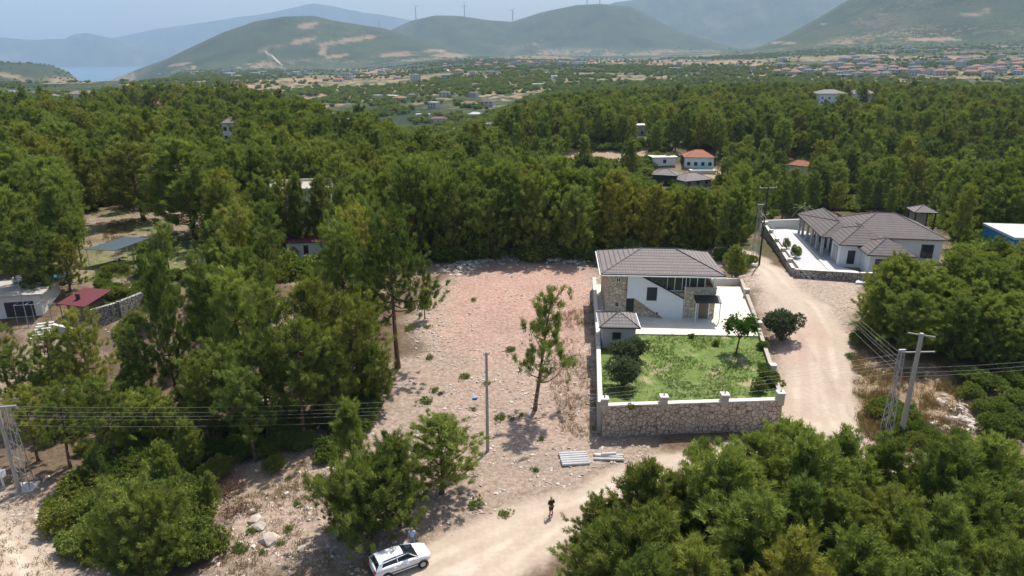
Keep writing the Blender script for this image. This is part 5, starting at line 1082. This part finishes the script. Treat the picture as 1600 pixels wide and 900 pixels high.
# greenhouse: roof shell over a glass cabin
CB = [(-1.88,.70,.93,.93),(-1.62,.70,.93,1.26),(-1.3,.66,.93,1.40),(-.5,.64,.93,1.45),(.05,.62,.93,1.42),(.35,.62,.93,1.34),(1.02,.66,.93,.93)]
def cabin(lo, hi, ins, up):
    v_, f_ = [], []
    for (x_, w, z0, z1) in CB:
        t = (z1-z0); wt = w-.17*t/.5
        v_ += [(x_,-(w+.07)+ins,z0-.03),(x_,-(wt)+ins,z0+t*.86+up*.0),(x_,-wt*.78,z1+up),(x_,0,z1+.02+up),(x_,wt*.78,z1+up),(x_,wt-ins,z0+t*.86),(x_,(w+.07)-ins,z0-.03)]
    for i in range(len(CB)-1):
        for j in range(lo, hi): a, b = i*7+j, i*7+j+1; f_.append((a, a+7, b+7, b))
    return v_, f_
v_, f_ = cabin(0, 6, 0, 0); mb = MB(); mb.add(v_, f_); mb.build('cabin_glass', cgl, K_, smooth=False)
# roof skin and pillars set just proud of the glass
mb = MB()
for i in range(1, 5):
    a, b = CB[i], CB[i+1]
    def rp(c, s): t = c[3]-c[2]; wt = c[1]-.17*t/.5; return [(c[0], s*(wt+.012), c[2]+t*.86+.0), (c[0], s*wt*.78, c[3]+.018), (c[0], 0, c[3]+.04)]
    if i == 4: continue
    for s in (-1, 1):
        p_, q_ = rp(a, s), rp(b, s)
        for k in range(2): mb.add([p_[k], q_[k], q_[k+1], p_[k+1]], [(0,1,2,3)])
mb.build('roof', carp, K_, smooth=True)
mb = MB()
def sidept(x_, f, s, off=.014):
    xs = [c[0] for c in CB]; w = float(np.interp(x_, xs, [c[1] for c in CB])); z0 = .93; z1 = float(np.interp(x_, xs, [c[3] for c in CB])); t = z1-z0; wt = w-.17*t/.5
    y0, y1 = w+.07, wt; zt = z0-.03+(t*.86+.03)*f; return Vector((x_, s*(y0+(y1-y0)*f+off), zt))
for s in (-1, 1):
    for x0_, x1_, r_ in ((-1.62,-1.36,.06),(-.42,-.42,.035),(1.0,.38,.035),(-1.86,-1.6,.05)):
        mb.tube(sidept(x0_, 0, s), sidept(x1_, 1, s), r_, r_*.8, 6)
    mb.tube(sidept(-1.6, 1, s, 0), sidept(.35, 1, s, 0), .035, n=6)
    mb.add([sidept(-1.84,.0,s), sidept(-1.52,0,s), sidept(-1.36,.98,s), sidept(-1.58,.98,s)], [(0,1,2,3) if s < 0 else (3,2,1,0)])
mb.build('pillars', carp, K_)
for x_ in (-1.22, 1.22):
    for s in (-1, 1):
        mb = MB(); mb.tube((x_, s*.68, .30), (x_, s*.87, .30), .30, .30, 22); mb2 = MB(); w_ = mb.build('wheel', rub, K_); mb = MB(); mb.tube((x_, s*.871, .30), (x_, s*.885, .30), .19, .17, 18); mb.build('rim', alloy, w_)
        mb = MB(); pts_ = [Vector((x_+math.cos(t)*.345, s*.862, .30+math.sin(t)*.345)) for t in np.linspace(.0, math.pi, 9)]; mb.path(pts_, [.03]*9, 5); mb.build('wheel_arch', M['dark'], K_)
for s in (-1, 1):
    mb = MB(); mb.box(1.62, s*.50-.13, .60, 1.90, s*.50+.13, .735); mb.build('headlight', clr, K_, bevel=.04)
    mb = MB(); mb.box(-1.99, s*.60-.13, .70, -1.80, s*.60+.13, .90); mb.build('taillight', redl, K_, bevel=.03)
    mb = MB(); mb.box(.55, s*.90-.09, .92, .72, s*.90+.09, 1.06); mb.build('wing_mirror', carp, K_, bevel=.03)
    mb = MB(); mb.box(-.95, s*.872-.012, .50, .95, s*.872+.012, .56); mb.build('side_strip', M['dark'], K_)
    for hx_ in (-.75, .1): mb = MB(); mb.box(hx_, s*.868-.02, .80, hx_+.16, s*.868+.02, .835); mb.build('door_handle', carp, K_)
mb = MB(); mb.box(-2.02, -.55, .36, -1.93, .55, .44); mb.build('bumper_trim', M['dark'], K_)
mb = MB(); mb.box(-2.0, -.26, .60, -1.965, .26, .71); mb.build('number_plate', M['white'], K_)
# ---------------------------------------------------------------- people
skin = mat('skin', (.42, .25, .17), .6); navy = mat('dark clothes', (.028, .024, .03), .9); trou = mat('dark brown shorts', (.06, .045, .04), .9); shirt = mat('light blue shirt', (.30, .42, .62), .85); jeans = mat('blue grey trousers', (.25, .33, .48), .9); hair = mat('dark hair', (.03, .022, .018), .8); hairg = mat('greying hair', (.30, .27, .24), .8)
def skinned(name, joints, edges, m, parent, sub=2, root=0):
    me = bpy.data.meshes.new(name); me.from_pydata([j[0] for j in joints], edges, []); o = link(name, me, parent); me.materials.append(m)
    sk_ = o.modifiers.new('skin', 'SKIN'); 
    if not me.skin_vertices: me.attributes.new
    for i, j in enumerate(joints):
        r_ = j[1]; me.skin_vertices[0].data[i].radius = r_ if hasattr(r_, '__len__') else (r_, r_); me.skin_vertices[0].data[i].use_root = i == root
    sk_.use_smooth_shade = True; s_ = o.modifiers.new('sub', 'SUBSURF'); s_.levels = sub; s_.render_levels = sub; return o
def person(q, rz, label, top, bottom, hairm, pose='stand', shorts=True, hgt=1.0):
    e = empty('person', q, rz, label=label, cat='person'); e.scale = (hgt,)*3       # faces -Y in local space
    # joints: pelvis, spine, chest, neck, head base, head, crown ; legs ; arms
    J = [((0,0,.95),(.155,.11)),((0,0,1.12),(.14,.10)),((0,.0,1.32),(.17,.11)),((0,.01,1.44),(.085,.075)),((0,0,1.53),(.05,.055)),((0,-.015,1.63),(.085,.10)),((0,-.005,1.72),(.06,.07))]; E = [(0,1),(1,2),(2,3),(3,4),(4,5),(5,6)]
    def chain(start, pts_):
        p_ = start
        for c_, r_ in pts_: J.append((c_, r_)); E.append((p_, len(J)-1)); p_ = len(J)-1
        return p_
    fw = .09 if pose == 'stand' else .0
    for s, st in ((-1, fw), (1, -fw)):
        chain(0, [((s*.10,0,.86),.085),((s*.105,-st*.5,.50),.058),((s*.11,st*.2,.28),.055),((s*.11,.02-st*.2,.09),.036),((s*.12,-.05-st*.2,.045),.038),((s*.125,-.17-st*.2,.03),.028)])
    hands = []
    for s in (-1, 1):
        if pose == 'stand': pts_ = [((s*.19,0,1.37),.055),((s*.25,.03,1.12),.043),((s*.21,-.14,.99),.033),((s*.14,-.26,1.02),.024),((s*.10,-.31,1.03),.03)]
        else: pts_ = [((s*.19,0,1.37),.055),((s*.26,.02,1.10),.043),((s*.27,-.05,.86),.033),((s*.27,-.08,.80),.026),((s*.27,-.09,.74),.03)]
        k = chain(2, pts_); hands.append((s, k, Vector(pts_[-1][0]), (Vector(pts_[-1][0])-Vector(pts_[-2][0])).normalized()))
    for s, k, c_, d_ in hands:
        sd_ = Vector((0,1,0)) if pose != 'stand' else Vector((0,0,1))
        for fi, (off, ln) in enumerate(((-.03,.065),(-.01,.08),(.01,.075),(.03,.055))):
            chain(k, [(tuple(c_+sd_*off+d_*.04), .009), (tuple(c_+sd_*off+d_*(.04+ln*.6)+Vector((-s*.01,0,0))), .008), (tuple(c_+sd_*off*.9+d_*(.04+ln)+Vector((-s*.025,0,0))), .007)])
        chain(k, [(tuple(c_-sd_*.045+d_*.01), .011), (tuple(c_-sd_*.06+d_*.05), .009)])
    skinned('body', J, E, skin, e)
    # clothes: shirt, shorts or trousers, hair, shoes as slightly larger skins
    SJ = [((0,0,.93),(.175,.135)),((0,0,1.12),(.165,.125)),((0,.0,1.33),(.19,.13)),((0,.01,1.42),(.10,.09))]; SE = [(0,1),(1,2),(2,3)]
    for s in (-1, 1):
        el = (s*.25,.03,1.14) if pose == 'stand' else (s*.255,.02,1.15); SJ.append(((s*.185,0,1.37),.072)); SE.append((2, len(SJ)-1)); SJ.append((el, .06)); SE.append((len(SJ)-2, len(SJ)-1))
        if not shorts or True: pass
    skinned('shirt', SJ, SE, top, e)
    LJ = [((0,0,.97),(.165,.125))]; LE = []
    for s, st in ((-1, fw), (1, -fw)):
        LJ.append(((s*.10,0,.84),.105)); LE.append((0, len(LJ)-1)); LJ.append(((s*.107,-st*.5,.50),.088)); LE.append((len(LJ)-2, len(LJ)-1))
        if not shorts: LJ.append(((s*.11,0,.12),.068)); LE.append((len(LJ)-2, len(LJ)-1))
    skinned('shorts' if shorts else 'trousers', LJ, LE, bottom, e)
    skinned('hair', [((0,.03,1.64),(.088,.09)),((0,.02,1.74),(.07,.085))], [(0,1)], hairm, e)
    mb = MB(); mb.add([(-.012,-.115,1.62),(.012,-.115,1.62),(0,-.14,1.615),(0,-.112,1.665)], [(0,1,2),(0,2,3),(2,1,3)]); mb.build('nose', skin, e)
    for s in (-1, 1): mb = MB(); mb.tube((s*.033,-.108,1.665), (s*.033,-.118,1.665), .011, n=8); mb.build('eye', M['dark'], e); mb = MB(); mb.tube((s*.085,0,1.63), (s*.1,0,1.64), .028, .02, 8); mb.build('ear', skin, e)
    mb = MB(); mb.box(-.025,-.112,1.588,.025,-.104,1.594); mb.build('mouth', mat('lips', (.3,.12,.1), .6), e)
    for s, st in ((-1, fw), (1, -fw)):
        skinned('shoe', [((s*.11,.03-st*.2,.05),(.048,.05)),((s*.125,-.2-st*.2,.04),(.042,.035))], [(0,1)], M['dark'], e)
    return e
person(P(861, 807), R(-150), 'person in dark jacket and brown shorts standing alone in the sun on the dirt road', navy, trou, hairg)
person(P(645, 857), R(20), 'person in light blue shirt standing in the shade behind the parked white car', shirt, jeans, hair, pose='hang', shorts=False)
# ---------------------------------------------------------------- wind turbines on the ridges
for px_, base, top, D, lab in [(650,31,3,7100,'wind turbine left of centre on the bare blue ridge, largest of all'),(726,26,2,7200,'wind turbine on the summit of the round middle ridge'),(801,33,10,7200,'wind turbine in the saddle between the two middle ridges'),(592,42,23,7200,'wind turbine showing above the right shoulder of the left hill'),(534,34,21,7200,'wind turbine showing just right of the left hill summit'),(917,8,0,7200,'left one of two wind turbines on the higher middle ridge'),(937,7,0,7200,'right one of two wind turbines on the higher middle ridge')]:
    te, az_ = elev(px_, base); te2 = elev(px_, top)[0]; x_, y_ = D*math.sin(az_), D*math.cos(az_); z0 = TZ(x_, y_); zt = CH+D*float(te2); 
    hub = max(62, (zt-z0)*.72 if top > 0 else 80); e = empty('wind_turbine', (x_, y_, z0), -az_, label=lab, cat='wind turbine', group='wind turbines'); mb = MB(); mb.tube((0,0,-5), (0,0,hub), 4.4, 3.0, 10); mb.build('tower', M['grey'], e)
    mb = MB(); mb.box(-2,-3,hub,2,7,hub+4); mb.build('nacelle', M['grey'], e)
    for k in range(3):
        a = R(90+k*120+px_); mb = MB(); d = Vector((math.cos(a),0,math.sin(a))); c = Vector((0,-4,hub+2)); mb.tube(c, c+d*40, 2.6, 1.0, 6); mb.build('blade', M['grey'], e)
# ---------------------------------------------------------------- towns on the plain
g2 = np.random.default_rng(77)
def town_mesh(w, d, h, wm_, rm, flat):
    mb = MB(); mb.mi = 0; mb.box(-w/2, -d/2, -3, w/2, d/2, h); mb.mi = 1
    if flat: mb.box(-w/2-.3, -d/2-.3, h+.01, w/2+.3, d/2+.3, h+.6)
    else:
        r_ = min(w, d)/2; o_ = .6; mb.add([(-w/2-o_,-d/2-o_,h+.01),(w/2+o_,-d/2-o_,h+.01),(w/2+o_,d/2+o_,h+.01),(-w/2-o_,d/2+o_,h+.01),(-w/2+r_,0,h+2.6),(w/2-r_,0,h+2.6)], [(0,1,5,4),(1,2,5),(2,3,4,5),(3,0,4),(3,2,1,0)])
    mb.mi = 2
    for f in range(max(1, int(h//3))):
        for i in range(3): cx_ = -w/2+w*(i+.5)/3; mb.box(cx_-.8, -d/2-.06, f*3+.9, cx_+.8, -d/2-.01, f*3+2.4)
    me = bpy.data.meshes.new('far_house'); me.from_pydata(mb.v, [], mb.f); [me.materials.append(q_) for q_ in (wm_, rm, M['glass'])]; me.polygons.foreach_set('material_index', mb.m); me.update(); return me
FC, FW = mat('faded clay tiles', (.30,.155,.11), .9, noise=.15), mat('dusty white render', (.50,.49,.47), .9, noise=.1)
TM = [(town_mesh(13,10,6.5,FW,FC,False),'white house with orange-red roof'),(town_mesh(15,11,6,FW,T2,False),'white house with grey roof'),(town_mesh(12,10,7,FW,PR,True),'white flat-roofed block house'),(town_mesh(18,9,4,FW,FC,False),'long low house with orange-red roof'),(town_mesh(22,10,4.5,M['grey'],WH,True),'long grey shed with bright roof'),(town_mesh(14,12,9,FW,T2,False),'tall cream house with grey roof')]
def town(x0, x1, y0, y1, n_, where, wts, s0=.85, s1=1.3):
    for i in range(n_):
        q = P(float(g2.uniform(x0, x1)), float(g2.uniform(y0, y1)))
        if q is None or q.z < SEA+5: continue
        k = int(g2.choice(len(TM), p=np.array(wts)/sum(wts))); o = link('far_house', TM[k][0]); o.location = q; o.rotation_euler = (0, 0, float(g2.uniform(-.6, .6))); s_ = float(g2.uniform(s0, s1)); o.scale = (s_, s_, s_); tag(o, TM[k][1]+' '+where, 'house', 'far houses on the plain')
town(1290, 1600, 94, 121, 105, 'in the town at the right edge of the plain', [4,4,3,3,1,2]); town(1330, 1600, 72, 92, 26, 'on the slope under the right mountain', [3,3,3,2,1,1], .8, 1.2)
town(1200, 1400, 108, 118, 16, 'just beyond the wood right of centre', [2,3,3,2,1,1]); town(790, 930, 84, 104, 44, 'in the village beyond the wood at centre', [3,2,3,3,2,1]); town(930, 1230, 68, 110, 26, 'on the tan fields right of centre', [2,2,3,2,3,1])
town(690, 800, 88, 118, 22, 'in the village under the middle ridge', [3,2,3,3,1,1]); town(400, 700, 98, 128, 22, 'on the bare ground under the left hill', [1,3,4,2,2,2]); town(240, 400, 110, 122, 14, 'at the foot of the left hill near the sea', [1,2,4,1,2,1]); town(570, 780, 150, 172, 10, 'in the scrub of the valley gap', [1,3,3,2,3,0], .7, 1.0)

# ---------------------------------------------------------------- labels: tell look-alikes apart by their place
ORD = 'first second third fourth fifth sixth seventh eighth ninth tenth eleventh twelfth thirteenth fourteenth fifteenth sixteenth seventeenth eighteenth nineteenth twentieth'.split()
bpy.context.view_layer.update()
same = {}
for o in COL.objects:
    if o.parent is None and 'label' in o and o.get('kind') is None: same.setdefault(o['label'], []).append(o)
for lab, os_ in same.items():
    if len(os_) < 2: continue
    pr = sorted([(float(project(*o.matrix_world.translation)[1]), float(project(*o.matrix_world.translation)[0]), o.name) for o in os_], reverse=True)
    nrow = max(1, math.ceil(len(pr)/14)); per = math.ceil(len(pr)/nrow)
    for ri in range(nrow):
        row = sorted(pr[ri*per:(ri+1)*per], key=lambda t: t[1])
        rn = '' if nrow == 1 else (' of nearest row' if ri == 0 else (' of farthest row' if ri == nrow-1 else (' of %s row' % ORD[ri])))
        for k, t in enumerate(row):
            w = (lab+', '+ORD[k]+' from left'+rn).split()
            if len(w) > 16:                       # drop trailing place words of the shared part, keep its first phrase
                keep = 16-len((ORD[k]+' from left'+rn).split()); b = lab.split()[:keep]
                while b and b[-1] in ('the', 'a', 'of', 'and', 'to', 'in', 'at', 'its', 'with', 'behind', 'below', 'right', 'left', 'beside', 'under', 'along', 'by', 'around', 'on', 'upper'): b.pop()
                w = (' '.join(b).rstrip(',')+', '+ORD[k]+' from left'+rn).split()
            bpy.data.objects[t[2]]['label'] = ' '.join(w)
for o in COL.objects:
    if o.parent is None and 'label' in o and len(o['label'].split()) > 16: o['label'] = ' '.join(o['label'].split()[:16])
